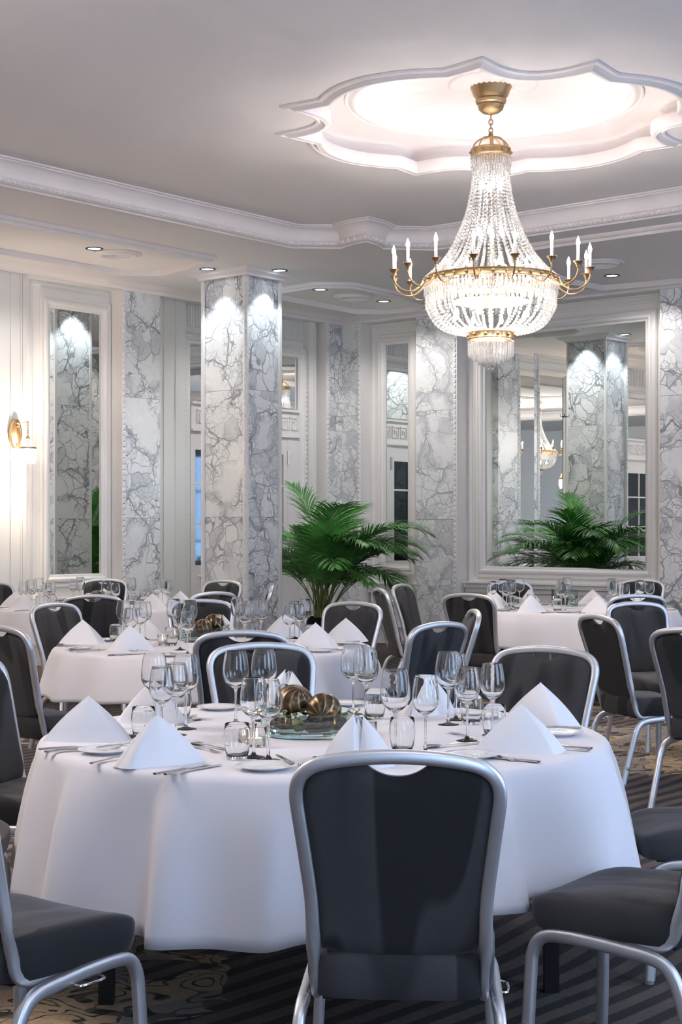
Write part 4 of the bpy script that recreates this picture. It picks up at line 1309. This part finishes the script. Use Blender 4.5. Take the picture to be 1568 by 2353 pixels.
# folded napkins: a standing tent; the layers of the fold run down one side
def napkin(var):
    g = G()
    h = .140
    def sheet(base, apex, bul=.010, m=10, thick=.0035):
        """cone patch between a base curve and the apex, with thickness"""
        n = len(base); V = []; F_ = []
        c = Vector((0, 0, 0))
        for lay in (0, thick):
            for j in range(m+1):
                t = j/m
                for p in base:
                    q = Vector((p[0], p[1], 0)); a = Vector(apex)
                    w = q*(1-t)+a*t
                    rad = Vector((q.x, q.y, 0)).normalized()
                    b = bul*math.sin(PI*t)
                    w += rad*(b-lay); V.append(w)
        k2 = (m+1)*n
        for j in range(m):
            for i in range(n-1):
                F_.append((j*n+i, j*n+i+1, (j+1)*n+i+1, (j+1)*n+i)); F_.append((k2+j*n+i+1, k2+j*n+i, k2+(j+1)*n+i, k2+(j+1)*n+i+1))
        for j in range(m):
            F_.append((j*n, (j+1)*n, k2+(j+1)*n, k2+j*n)); F_.append((j*n+n-1, k2+j*n+n-1, k2+(j+1)*n+n-1, (j+1)*n+n-1))
        for i in range(n-1): F_.append((i, k2+i, k2+i+1, i+1))
        g.add(V, F_)
    def curve(ps, k=6): return [tuple(cr(ps, i/((len(ps)-1)*k))) for i in range((len(ps)-1)*k+1)]
    if var == 0:      # wide front face, narrow face turned to the right
        sheet(curve([(-.142, .012), (-.07, -.022), (.02, -.046), (.082, -.058), (.100, -.052), (.118, -.02), (.135, .03)]), (.0, .012, h))
        sheet(curve([(-.142, .018), (-.08, .055), (0, .075), (.08, .065), (.13, .034)]), (.0, .016, h*.985), .004)
        sheet(curve([(.074, -.040), (.098, -.03), (.122, .036)]), (.002, .018, h*.97), .004)
    elif var == 1:    # layered fold opening at the left, wide face to the right
        sheet(curve([(-.098, -.050), (-.088, -.064), (-.06, -.062), (.02, -.04), (.09, -.012), (.140, .02)]), (.0, .008, h))
        sheet(curve([(-.100, -.034), (-.112, -.030), (-.104, -.048), (-.09, -.058)]), (-.004, .014, h*.97), .006)
        sheet(curve([(-.104, -.028), (-.122, -.014), (-.118, .01), (-.09, .04), (0, .065), (.08, .055), (.14, .024)]), (-.002, .018, h*.985), .006)
    else:             # seen end-on: two wings with a deep groove between them
        sheet(curve([(-.105, -.02), (-.07, -.05), (-.02, -.062), (.0, -.05), (.012, -.015)]), (-.012, .01, h), .012)
        sheet(curve([(.0, -.030), (.022, -.052), (.06, -.048), (.10, -.01)]), (.014, .012, h*.96), .014)
        sheet(curve([(-.105, -.012), (-.09, .05), (0, .085), (.085, .055), (.102, -.004)]), (.0, .02, h*.98), .006)
        sheet(curve([(-.012, -.02), (.008, -.036), (.03, -.02)]), (.0, .014, h*.94), .006)
    me = mesh('folded_napkin', g, 35); me.materials.append(M['napkin']); return me
NP = [napkin(0), napkin(1), napkin(2)]
def put(name, me, x, y, rz, label, cat, group, z=TZ+.0008, flip=False, sc=1.0):
    o = bpy.data.objects.new(name, me); COL.objects.link(o); o.location = (x, y, z); o.rotation_euler = (0, 0, R_(rz))
    o.scale = (sc*(-1 if flip else 1), sc, sc)
    return tag(o, label, cat, group)

TNAME = {'N': 'nearest table', 'M': 'middle table', 'L': 'far left table', 'R': 'far right table'}
def place(T, key, a, pos, jit=0.0, skip=(), nap=None, kit=True):
    """one place setting at heading a (degrees, from the table centre to the guest)"""
    rnd = random.Random(key+pos)
    r_ = R_(a); o_ = Vector((math.cos(r_), math.sin(r_))); rt = Vector((-o_.y, o_.x))     # outwards, and the guest's right
    def P(lat, rad):
        q = Vector(T)+o_*rad+rt*lat; return q.x+rnd.uniform(-.008, .008), q.y+rnd.uniform(-.008, .008)
    tn_ = TNAME[key]; w = '%s place on the %s' % (pos, tn_)
    inward = a+180-90
    if 'nap' not in skip:
        x, y = P(0, .71); put('folded_napkin', NP[rnd.choice((0, 1))] if nap is None else NP[nap], x, y, rnd.uniform(-22, 22), 'white pyramid napkin at the '+w, 'napkin', 'folded napkins on the '+tn_, z=TZ)
    if 'gl' not in skip:
        x, y = P(.19, .55); put('wine_glass', W1, x, y, 0, 'taller wine glass at the '+w, 'wine glass', 'wine glasses on the '+tn_)
        x, y = P(.262, .61); put('wine_glass', W2, x, y, 0, 'shorter wine glass at the '+w, 'wine glass', 'wine glasses on the '+tn_)
    if 'tb' not in skip:
        x, y = P(.115, .49); put('water_tumbler', TB, x, y, 0, 'clear water tumbler at the '+w, 'glass', 'tumblers on the '+tn_)
    if kit:
        for i, lat in enumerate((.165, .195)):
            x, y = P(lat, .76-.01*i); put('table_knife', KN, x, y, inward+rnd.uniform(-3, 3), ('inner' if i == 0 else 'outer')+' steel knife at the '+w, 'knife', 'knives on the '+tn_)
        for i, lat in enumerate((-.155, -.185)):
            x, y = P(lat, .74+.015*i); put('table_fork', FO, x, y, inward+rnd.uniform(-4, 4), ('inner' if i == 0 else 'outer')+' steel fork at the '+w, 'fork', 'forks on the '+tn_)
        x, y = P(-.03, .585); put('dessert_fork', FS, x, y, inward-90+rnd.uniform(-8, 8), 'dessert fork lying crosswise at the '+w, 'fork', 'dessert cutlery on the '+tn_)
        x, y = P(-.01, .555); put('dessert_spoon', SS, x, y, inward+90+rnd.uniform(-8, 8), 'dessert spoon lying crosswise at the '+w, 'spoon', 'dessert cutlery on the '+tn_)
        x, y = P(-.285, .72); put('bread_plate', PLm, x, y, 0, 'small white bread plate at the '+w, 'plate', 'bread plates on the '+tn_)
        put('butter_knife', KS, x+.02*rt.x, y+.02*rt.y, inward+12, 'butter knife on the bread plate at the '+w, 'knife', 'butter knives on the '+tn_, z=TZ+.013)

# ---- nearest table: things placed where the photograph shows them
def tpos(px, py): return at(px, py, TZ)
def putpx(name, me, px, py, rz, label, cat, group, **k):
    x, y = tpos(px, py); return put(name, me, x, y, rz, label, cat, group, **k)
g_ = 'wine glasses on the nearest table'
for px, py, me, lab in (
 (372, 1702, W2, 'shorter wine glass just right of the leftmost tumbler on the nearest table'),
 (405, 1690, W2, 'wine glass second from the right in the left cluster on the nearest table'),
 (355, 1672, W1, 'leftmost tall wine glass behind the layered napkin on the nearest table'),
 (427, 1676, W1, 'tall wine glass at the right of the left cluster on the nearest table'),
 (542, 1663, W1, 'tall wine glass left of the silver chair frame behind the nearest table'),
 (607, 1657, W1, 'tall wine glass in front of the chair behind the nearest table, left of the napkin'),
 (583, 1741, W2, 'wine glass standing right of the front tumbler on the nearest table'),
 (617, 1748, W2, 'wine glass in front of the bronze ball bowl at its left edge'),
 (812, 1642, W1, 'left one of the two crossing wine glasses right of the bronze balls'),
 (841, 1652, W1, 'right one of the two crossing wine glasses right of the bronze balls'),
 (909, 1731, W1, 'wine glass above the front napkin, left one of the middle pair'),
 (978, 1733, W2, 'wine glass right one of the middle pair, before the napkin behind'),
 (1031, 1666, W1, 'tallest wine glass in the right cluster on the nearest table'),
 (1048, 1655, W2, 'short wine glass half hidden behind the tallest one of the right cluster'),
 (1074, 1703, W2, 'wine glass in the middle of the right cluster on the nearest table'),
 (1132, 1690, W2, 'rightmost wine glass on the nearest table')):
    putpx('wine_glass', me, px, py, 0, lab, 'wine glass', g_)
for px, py, lab in ((330, 1700, 'water tumbler between the two left napkins on the nearest table'), (545, 1745, 'water tumbler in front of the candle on the nearest table'),
 (862, 1652, 'water tumbler right of the bronze ball bowl on the nearest table'), (925, 1729, 'water tumbler behind the front napkin on the nearest table'),
 (1084, 1664, 'water tumbler behind the right cluster of glasses on the nearest table'), (1136, 1694, 'water tumbler beside the rightmost wine glass on the nearest table'),
 (640, 1640, 'water tumbler hidden behind the bronze balls on the nearest table'), (415, 1652, 'water tumbler at the back left behind the left cluster of glasses')):
    putpx('water_tumbler', TB, px, py, 0, lab, 'glass', 'tumblers on the nearest table')
g_ = 'folded napkins on the nearest table'
for px, py, v, rz, fl, lab, sc in (
 (203, 1703, 0, 8, False, 'folded napkin at the left end of the nearest table', 1.0),
 (362, 1757, 1, 14, False, 'folded napkin with layered fold in front of the left wine glasses', 1.0),
 (823, 1760, 2, 0, False, 'grooved napkin right behind the foreground chair back', 1.02),
 (1198, 1728, 0, -3, False, 'folded napkin at the front right of the nearest table', 1.0),
 (1240, 1664, 0, -28, False, 'folded napkin at the back right in front of a chair', 1.0),
 (992, 1640, 2, 30, False, 'napkin seen through the middle wine glasses on the nearest table', .95),
 (660, 1632, 2, -20, False, 'napkin rising behind the bronze balls of the nearest table', 1.05),
 (345, 1660, 0, -20, True, 'napkin behind the left cluster of glasses on the nearest table', 1.0)):
    putpx('folded_napkin', NP[v], px, py, rz, lab, 'napkin', g_, z=TZ, flip=fl, sc=sc)
seatN = [(190, 'left'), (236, 'front left'), (277, 'front'), (321, 'front right'), (10, 'right'), (55, 'back right'), (102, 'back'), (150, 'back left')]
def line(me, name, p0, p1, label, cat, group, L=.22, z=TZ+.0008):
    """a piece of cutlery whose handle end is seen at p0 and points towards p1"""
    a = Vector(tpos(*p0)); b = Vector(tpos(*p1)); d = (b-a).normalized(); c = a+d*(L*.48)
    put(name, me, c.x, c.y, math.degrees(math.atan2(d.y, d.x))-90, label, cat, group, z=z)
kg, fg, dg_ = 'knives on the nearest table', 'forks on the nearest table', 'dessert cutlery on the nearest table'
line(KN, 'table_knife', (97, 1725), (195, 1719), 'upper knife of the pair at the far left rim', 'knife', kg)
line(KN, 'table_knife', (110, 1731), (200, 1726), 'lower knife of the pair at the far left rim', 'knife', kg)
line(KN, 'table_knife', (361, 1782), (510, 1754), 'upper knife of the pair in front of the layered napkin', 'knife', kg)
line(KN, 'table_knife', (385, 1783), (514, 1759), 'lower knife of the pair in front of the layered napkin', 'knife', kg)
line(KN, 'table_knife', (1354, 1723), (1280, 1717), 'upper knife right of the front right napkin', 'knife', kg)
line(FO, 'table_fork', (1355, 1728), (1270, 1722), 'lower fork right of the front right napkin', 'fork', fg)
line(KN, 'table_knife', (1234, 1754), (1040, 1735), 'long knife lying before the front right napkin', 'knife', kg)
line(FO, 'table_fork', (1180, 1751), (1075, 1722), 'fork with raised tines left of the front right napkin', 'fork', fg)
line(FO, 'table_fork', (1172, 1747), (1030, 1722), 'fork crossing under the spoon by the right bread plate', 'fork', fg)
line(SP, 'table_spoon', (1100, 1710), (1010, 1718), 'spoon with its bowl to the left, by the right bread plate', 'spoon', dg_, .20)
line(FO, 'table_fork', (700, 1785), (688, 1742), 'left fork of the pair beside the foreground chair', 'fork', fg, .21)
line(FO, 'table_fork', (716, 1785), (706, 1742), 'right fork of the pair beside the foreground chair', 'fork', fg, .21)
line(SS, 'dessert_spoon', (735, 1748), (770, 1762), 'spoon pointing at the grooved napkin', 'spoon', dg_, .1)
line(KN, 'table_knife', (727, 1750), (800, 1748), 'knife tip left of the grooved napkin', 'knife', kg)
line(FS, 'dessert_fork', (440, 1717), (515, 1735), 'dessert fork behind the layered napkin', 'fork', dg_, .19)
line(SS, 'dessert_spoon', (520, 1725), (448, 1712), 'dessert spoon behind the layered napkin', 'spoon', dg_, .19)
line(SS, 'dessert_spoon', (410, 1668), (490, 1645), 'spoon at the back left of the nearest table', 'spoon', dg_, .19)
line(FS, 'dessert_fork', (405, 1660), (470, 1640), 'fork at the back left of the nearest table', 'fork', dg_, .19)
line(FO, 'table_fork', (209, 1758), (262, 1748), 'fork at the left just beside the layered napkin', 'fork', fg)
line(KS, 'butter_knife', (228, 1731), (290, 1722), 'butter knife on the left bread plate', 'knife', 'butter knives on the nearest table', .176, TZ+.0135)
line(KS, 'butter_knife', (672, 1768), (636, 1748), 'butter knife on the bread plate next to the foreground chair', 'knife', 'butter knives on the nearest table', .176, TZ+.0135)
line(KS, 'butter_knife', (1330, 1675), (1255, 1671), 'butter knife by the right rim of the nearest table', 'knife', 'butter knives on the nearest table', .176)
line(FS, 'dessert_fork', (1090, 1700), (1035, 1685), 'dessert fork between the right glasses', 'fork', dg_, .19)
for px, py, lab in ((243, 1731, 'bread plate at the left of the layered napkin'), (609, 1769, 'bread plate left of the two forks in front'), (1085, 1742, 'bread plate half under the cutlery left of the right napkin'),
                    (1283, 1690, 'bread plate between the two right napkins'), (503, 1631, 'bread plate at the back left rim of the nearest table'), (795, 1622, 'bread plate at the back rim behind the crossing wine glasses'),
                    (1105, 1650, 'bread plate behind the rightmost glasses'), (300, 1690, 'bread plate behind the left napkins')):
    putpx('bread_plate', PLm, px, py, 0, lab, 'plate', 'bread plates on the nearest table')
def votive(x, y, label, lit=True):
    e = empty('votive_candle', (x, y, TZ+.0008), 0, label, 'candle')
    kid('glass_cup', vt_o, e); kid('tealight', wx, e); kid('flame', fl_m, e)
    ld = bpy.data.lights.new('flame_light', 'POINT'); ld.energy = .25; ld.color = (1, .6, .3); ld.shadow_soft_size = .004
    lo_ = bpy.data.objects.new('flame_light', ld); COL.objects.link(lo_); lo_.location = (x, y, TZ+.055)
for px, py, lab in ((568, 1708, 'lit tealight in a glass behind the front tumbler'), (590, 1716, 'small lit candle glass left of the bronze ball bowl'), (845, 1703, 'small candle glass right of the grooved napkin tip'),
                    (374, 1483, 'lit candle at the left of the middle table centrepiece'), (405, 1470, 'second lit candle left of the middle table centrepiece'),
                    (1217, 1385, 'lit candle, left one of two on the far right table'), (1235, 1397, 'lit candle, right one of two on the far right table'),
                    (160, 1392, 'lit candle behind the glasses on the far left table')):
    x, y = tpos(px, py); votive(x, y, lab)

# ---- other tables
for a, pos in ((172, 'left'), (226, 'front left'), (280, 'front'), (344, 'right front'), (27, 'right back'), (68, 'back right'), (98, 'back'), (127, 'back left')): place(TM, 'M', a, pos, skip=('gl', 'tb', 'nap'))
g_ = 'wine glasses on the middle table'
CL = {'left': ((284,1476,1),(300,1492,2),(322,1483,1),(334,1470,2),(266,1474,0)), 'centre left': ((400,1470,1),(414,1494,2),(437,1476,1),(431,1504,2),(394,1484,0)),
      'centre right': ((546,1464,1),(563,1481,2),(575,1466,2),(600,1473,1),(585,1464,0)), 'right': ((666,1486,1),(678,1468,2),(702,1470,1),(688,1478,2),(716,1476,0))}
for px, py, v, rz, fl, lab in ((190, 1479, 0, 5, False, 'folded napkin at the left end of the middle table'), (298, 1495, 1, 8, False, 'folded napkin at the front left of the middle table'),
 (518, 1509, 2, 0, False, 'folded napkin behind the near chair backs on the middle table'), (726, 1488, 0, 6, False, 'folded napkin at the front right of the middle table'),
 (795, 1474, 0, -4, False, 'folded napkin at the right end of the middle table'), (328, 1466, 0, -10, False, 'folded napkin behind the left glasses of the middle table'),
 (652, 1464, 0, 12, True, 'folded napkin behind the right glasses of the middle table'), (508, 1462, 2, 10, False, 'folded napkin behind the bronze balls of the middle table')):
    putpx('folded_napkin', NP[v], px, py, rz, lab, 'napkin', 'folded napkins on the middle table', z=TZ, flip=fl)
WHO = ('leftmost', 'second', 'third', 'rightmost')
for cn, lst in CL.items():
    order = sorted([q for q in lst if q[2]])
    for q in lst:
        if q[2] == 0: putpx('water_tumbler', TB, q[0], q[1], 0, 'water tumbler in the %s cluster on the middle table' % cn, 'glass', 'tumblers on the middle table')
        else: putpx('wine_glass', W1 if q[2] == 1 else W2, q[0], q[1], 0, '%s wine glass of the %s cluster on the middle table' % (WHO[order.index(q)], cn), 'wine glass', g_)
for a, pos in ((185, 'left'), (218, 'front left'), (268, 'front'), (318, 'front right'), (6, 'right'), (48, 'back right'), (95, 'back'), (140, 'back left')): place(TFL, 'L', a, pos)
for a, pos in ((185, 'left'), (235, 'front left'), (279, 'front'), (325, 'front right'), (25, 'right'), (65, 'back right'), (112, 'back'), (150, 'back left')): place(TFR, 'R', a, pos)

# ================================================================== CENTREPIECES
def dish_mesh(r, h, base):
    p = [(0, 0), (r-.004, 0), (r, .003), (r, h), (r-.0015, h+.001), (r-.004, h), (r-.0045, base+.004), (r-.01, base), (0, base)]
    return p
def ball(x, y, z, r, tilt, label, group=None):
    g = G(); g.sphere((0, 0, 0), r, 40, 24, sc=(1, 1, .92))
    o = obj('bronze_ball', g, M['ball'], None, sharp=180); o.location = (x, y, z); o.rotation_euler = tilt
    return tag(o, label, 'decorative ball')
def twigs(x, y, z, r, n, seed, label):
    rnd = random.Random(seed); g = G()
    for k in range(n):
        a = rnd.uniform(0, 2*PI); rr = rnd.uniform(.1, .9)*r; zz = z+rnd.uniform(.003, .026)
        p = []
        b = a
        for i in range(7):
            b += rnd.uniform(.1, .3); q = rr+rnd.uniform(-.01, .01); q = min(q, r-.01); p.append((x+q*math.cos(b), y+q*math.sin(b), zz+rnd.uniform(-.003, .005)))
        g.tube(p, rnd.uniform(.0025, .0055), 5)
    tag(obj('coiled_twigs', g, M['twig']), label, 'twigs', kind='stuff')
def sprig(x, y, z, seed, label, n=5, h=.06):
    rnd = random.Random(seed); e = empty('flower_sprig', (x, y, z), 0, label, 'flower')
    g = G(); f = G()
    for k in range(n):
        a = rnd.uniform(0, 2*PI); L = rnd.uniform(.5, 1)*h
        p = [(0, 0, 0), (L*.4*math.cos(a), L*.4*math.sin(a), L*.5), (L*.9*math.cos(a), L*.9*math.sin(a), L*.9)]
        g.tube(p, .0011, 5)
        for j in range(5):
            t = .3+.14*j; q = Vector(p[1])*(1-t)+Vector(p[2])*t; s = rnd.choice((-1, 1))*.018
            pp = [(q.x, q.y, q.z), (q.x+s*math.sin(a)+.004, q.y-s*math.cos(a), q.z+.004), (q.x+s*1.5*math.sin(a), q.y-s*1.5*math.cos(a), q.z+.006), (q.x+s*math.sin(a)-.004, q.y-s*math.cos(a)+.004, q.z+.006)]
            g.add(pp, [(0,1,2,3)]); f.sphere((pp[2][0], pp[2][1], pp[2][2]), .0035, 6, 4)
    obj('stalks', g, M['leafy'], e); obj('blossoms', f, M['petal'], e)
def bloom(x, y, z, r, label):
    e = empty('white_blossom', (x, y, z), .3, label, 'flower'); 
    for k in range(5):
        a = 2*PI*k/5; g = G(); vs = []; fs = []
        for i in range(6):
            t = i/5
            for j in range(5):
                u = -1+j/2; w = r*.62*math.sin(PI*min(1, t*.8+.12))*u
                d = r*(.1+t); zz = r*.75*t**1.4-abs(u)*r*.12+ .1*r*math.sin(6*u)*t
                vs.append((d*math.cos(a)-w*math.sin(a), d*math.sin(a)+w*math.cos(a), zz))
        for i in range(5):
            for j in range(4): fs.append((i*5+j, i*5+j+1, (i+1)*5+j+1, (i+1)*5+j))
        g.add(vs, fs); obj('petal', g, M['petal'], e)
    g = G(); g.sphere((0, 0, .006), r*.2, 8, 6); obj('flower_centre', g, M['leafy'], e)
def leaf_lump(x, y, z, r, label):
    g = G(); g.sphere((0, 0, 0), r, 20, 12, sc=(1, .5, .8)); g.v = [(a, b+.2*a*a/r, c+.06*r*math.sin(a*300)) for a, b, c in g.v]
    o = obj('sage_leaf', g, M['leafy'], None); o.location = (x, y, z); tag(o, label, 'leaf')

cx, cy = -.105, 4.90
g = G(); g.lathe(dish_mesh(.152, .075, .016), 72); o = obj('glass_bowl', g, M['dish']); o.location = (cx, cy, TZ+.001); tag(o, 'low round glass bowl of twigs in the middle of the nearest table', 'bowl')
twigs(cx, cy, TZ+.022, .145, 110, 3, 'brown coiled twigs lying in the glass bowl of the nearest table')
ball(cx-.045, cy+.03, TZ+.098, .062, (R_(25), R_(20), 0), 'larger banded bronze ball at the back left of the near glass bowl')
ball(cx+.050, cy-.045, TZ+.081, .057, (R_(-70), R_(35), 0), 'smaller banded bronze ball at the front right of the near glass bowl')
bloom(cx-.025, cy-.07, TZ+.055, .026, 'white blossom in front of the bronze balls on the nearest table')
bloom(cx+.085, cy+.06, TZ+.055, .024, 'pale blossom behind the smaller bronze ball of the nearest table')
leaf_lump(cx-.028, cy-.105, TZ+.04, .023, 'round sage green leaf below the white blossom')
sprig(cx-.05, cy-.06, TZ+.035, 1, 'green sprig left of the white blossom on the nearest table')
sprig(cx+.105, cy-.02, TZ+.02, 2, 'wiry grey sprig at the right end of the near glass bowl', 9, .07)
sprig(cx-.10, cy+.02, TZ+.03, 5, 'small sprig at the left end of the near glass bowl', 6, .05)

mx, my = at(470, 1470, TZ)
g = G(); g.lathe(dish_mesh(.152, .075, .016), 56); o = obj('glass_bowl', g, M['dish']); o.location = (mx, my, TZ+.001); tag(o, 'low round glass bowl with two bronze balls on the middle table', 'bowl')
twigs(mx, my, TZ+.022, .14, 70, 4, 'brown twigs in the glass bowl of the middle table')
ball(mx+.055, my+.055, TZ+.095, .062, (R_(-30), R_(30), 0), 'bronze ball standing behind on the middle table')
ball(mx+.0, my-.05, TZ+.078, .055, (0, R_(10), 0), 'bronze ball in front on the middle table')
bloom(mx-.07, my-.05, TZ+.045, .028, 'white blossom left of the bronze balls on the middle table')
sprig(mx-.06, my, TZ+.03, 6, 'green sprig left of the bronze balls on the middle table', 7, .08)
sprig(mx+.11, my+.02, TZ+.05, 7, 'green sprig right of the bronze balls on the middle table', 6, .06)
lx, ly = at(222, 1396, TZ)
g = G(); g.lathe(dish_mesh(.15, .075, .016), 48); o = obj('glass_bowl', g, M['dish']); o.location = (lx, ly, TZ+.001); tag(o, 'low round glass bowl on the far left table', 'bowl')
ball(lx, ly-.01, TZ+.085, .068, (R_(20), R_(-30), 0), 'bronze ball in the middle of the far left table')
sprig(lx+.09, ly, TZ+.06, 8, 'sprig with white flowers beside the ball on the far left table', 8, .09)
rx, ry = at(1298, 1394, TZ)
g = G(); hh = .15
for (r0, r1, z0, z1) in ((.105, .100, 0, hh),):
    P4 = [(-1, -1), (1, -1), (1, 1), (-1, 1)]
    vs = [(a*.105, b*.07, 0) for a, b in P4]+[(a*.105, b*.07, hh) for a, b in P4]+[(a*.100, b*.065, hh) for a, b in P4]+[(a*.100, b*.065, .016) for a, b in P4]
    fs = [(3,2,1,0)]+[(k, (k+1) % 4, 4+(k+1) % 4, 4+k) for k in range(4)]+[(4+k, 4+(k+1) % 4, 8+(k+1) % 4, 8+k) for k in range(4)]+[(8+k, 8+(k+1) % 4, 12+(k+1) % 4, 12+k) for k in range(4)]+[(12,13,14,15)]
    g.add(vs, fs)
o = obj('glass_box_vase', g, M['dish'], None, smooth=False, fixn=True); o.location = (rx, ry, TZ+.001); tag(o, 'rectangular glass vase in the middle of the far right table', 'vase')
g = G(); rnd = random.Random(5)
for k in range(16):
    a = rnd.uniform(-.06, .03); g.tube([(a+.0*k, rnd.uniform(-.03, .03), .02), (a*.8+rnd.uniform(-.02, .02), rnd.uniform(-.03, .03), .07), (a*.5+rnd.uniform(-.03, .03), rnd.uniform(-.02, .02), .115+rnd.uniform(0, .015))], [.012, .014, .005], 7)
o = obj('driftwood', g, M['twig']); o.location = (rx, ry, TZ+.0); tag(o, 'brown driftwood inside the rectangular glass vase', 'driftwood')
sprig(rx+.06, ry-.02, TZ+.04, 9, 'sprig of tiny white flowers in the rectangular glass vase', 12, .07)

# ================================================================== PALM
px_, py_ = at(738, 1440, .42)
PXY = (-.218, 16.65)
pe = empty('potted_palm', (PXY[0], PXY[1], 0), 0, 'tall areca palm in a black pot standing in the corner beside the pillar', 'palm')
g = G(); g.lathe([(0, 0), (.13, 0), (.135, .01), (.165, .46), (.175, .48), (.165, .485), (.155, .47), (.15, .44), (0, .44)], 36); obj('pot', g, M['pot'], pe)
g = G(); g.lathe([(.152, .445), (.08, .455), (0, .46)], 20); obj('soil', g, M['soil'], pe)
def frond(seed, az, L, lean, droop, x0, y0, z0=.45):
    rnd = random.Random(seed); g = G()
    n = 26; ca, sa = math.cos(az), math.sin(az)
    pts = []; el = R_(lean); x = z = 0.0
    for i in range(n+1):
        pts.append(Vector((x0+x*ca, y0+x*sa, z0+z)))
        e_ = el-R_(droop)*(i/n)**1.7
        x += math.cos(e_)*L/n; z += math.sin(e_)*L/n
    g.tube(pts, [(.0075*(1-.8*i/n)+.001,)*2 for i in range(n+1)], 5, mi=1)
    m = int(46*L/1.3)
    for k in range(m):
        t = .36+.64*(k/(m-1)); i = min(int(t*n), n-1); p = pts[i].lerp(pts[i+1], t*n-i)
        d = (pts[i+1]-pts[i]).normalized(); side = Vector((-sa, ca, 0)); upv = side.cross(d)
        if upv.z < 0: upv = -upv
        ll = L*.30*(math.sin(PI*min(1, .18+.80*(t-.36)/.64))**.6)*rnd.uniform(.85, 1.08)
        for s in (-1, 1):
            fw = .55+.5*(t-.36)/.64
            v = (side*s*(1.05-.35*fw)+d*fw*1.05+upv*rnd.uniform(.12, .42)).normalized()
            w = v.cross(upv).normalized()*.0088
            q0 = p; vs = []
            pos = Vector(p); vv = Vector(v)
            for j in range(5):
                f = j/4; ww = (0.35, 1.0, .9, .55, .05)[j]
                vs += [pos+w*ww, pos-w*ww]
                pos = pos+vv*(ll/4); vv = (vv+Vector((0, 0, -.16-.12*rnd.random()))).normalized()
            g.add(vs, [(2*j, 2*j+1, 2*j+3, 2*j+2) for j in range(4)])
    return g
rp_ = random.Random(11)
spec = []
for k in range(32):
    az = 2*PI*k*.381966+.3; q = k/31
    spec.append((az, 1.18+.32*rp_.random()-.12*q, 82-24*q-8*rp_.random(), 88+34*q*rp_.random()+18*q))
spec += [(R_(-8), 1.55, 70, 120), (R_(8), 1.35, 62, 95), (R_(185), 1.5, 66, 90), (R_(200), 1.3, 75, 80), (R_(-60), 1.35, 72, 100), (R_(-110), 1.3, 70, 110), (R_(-85), 1.1, 60, 115),
         (R_(150), 1.42, 88, 42), (R_(35), 1.34, 82, 62), (R_(-30), 1.4, 72, 85), (R_(-130), 1.35, 72, 85), (R_(-70), 1.45, 78, 70), (R_(10), 1.6, 74, 110), (R_(-95), 1.0, 55, 100)]
for k, (az, L, le, dr) in enumerate(spec):
    if math.cos(az-R_(222)) > .55: L = min(L, .95); le = max(le, 86); dr = min(dr, 35)
    a = rp_.uniform(0, 2*PI); r = rp_.uniform(.0, .09)
    g = frond(k+50, az, L*1.10, min(88, le+2), dr, r*math.cos(a), r*math.sin(a))
    o = obj('frond', g, [M['leaf'], M['stem']], pe, sharp=30)

# ================================================================== WORLD / RENDER
wd = bpy.data.worlds.new('world'); SC.world = wd; wd.use_nodes = True
bgn = wd.node_tree.nodes['Background']; bgn.inputs[0].default_value = (.5, .65, 1, 1); bgn.inputs[1].default_value = .3
# hook seen on the frame of the big mirror's reflection is a small black bracket on the left wall
hs = WR.S(1295, BAY+.05); hz = WR.Z(1295, 957, BAY+.05)
g = G(); g.tube([WR.P(hs-.028, hz+.03, BAY+.07), WR.P(hs-.028, hz, BAY+.07), WR.P(hs+.028, hz, BAY+.07), WR.P(hs+.028, hz+.03, BAY+.07)], .004, 6); g.tube([WR.P(hs, hz, BAY+.07), WR.P(hs, hz-.004, BAY+.015)], .007, 8)
tag(obj('wall_hook', g, M['black']), 'tiny black hook on the glass of the big mirror', 'hook')
VS = SC.view_settings
VS.view_transform = 'Standard'; VS.look = 'None'; VS.gamma = 1; VS.use_curve_mapping = False
VS.exposure = EXPO
cy_ = SC.cycles
cy_.max_bounces = 12; cy_.diffuse_bounces = 6; cy_.glossy_bounces = 6; cy_.transmission_bounces = 10; cy_.transparent_max_bounces = 24
cy_.caustics_reflective = False; cy_.caustics_refractive = True; cy_.blur_glossy = .5
cy_.sample_clamp_indirect = 6; cy_.sample_clamp_direct = 0
cy_.use_denoising = True
cy_.use_adaptive_sampling = True; cy_.adaptive_threshold = .045; cy_.adaptive_min_samples = 16; cy_.time_limit = 840
cy_.use_light_tree = True
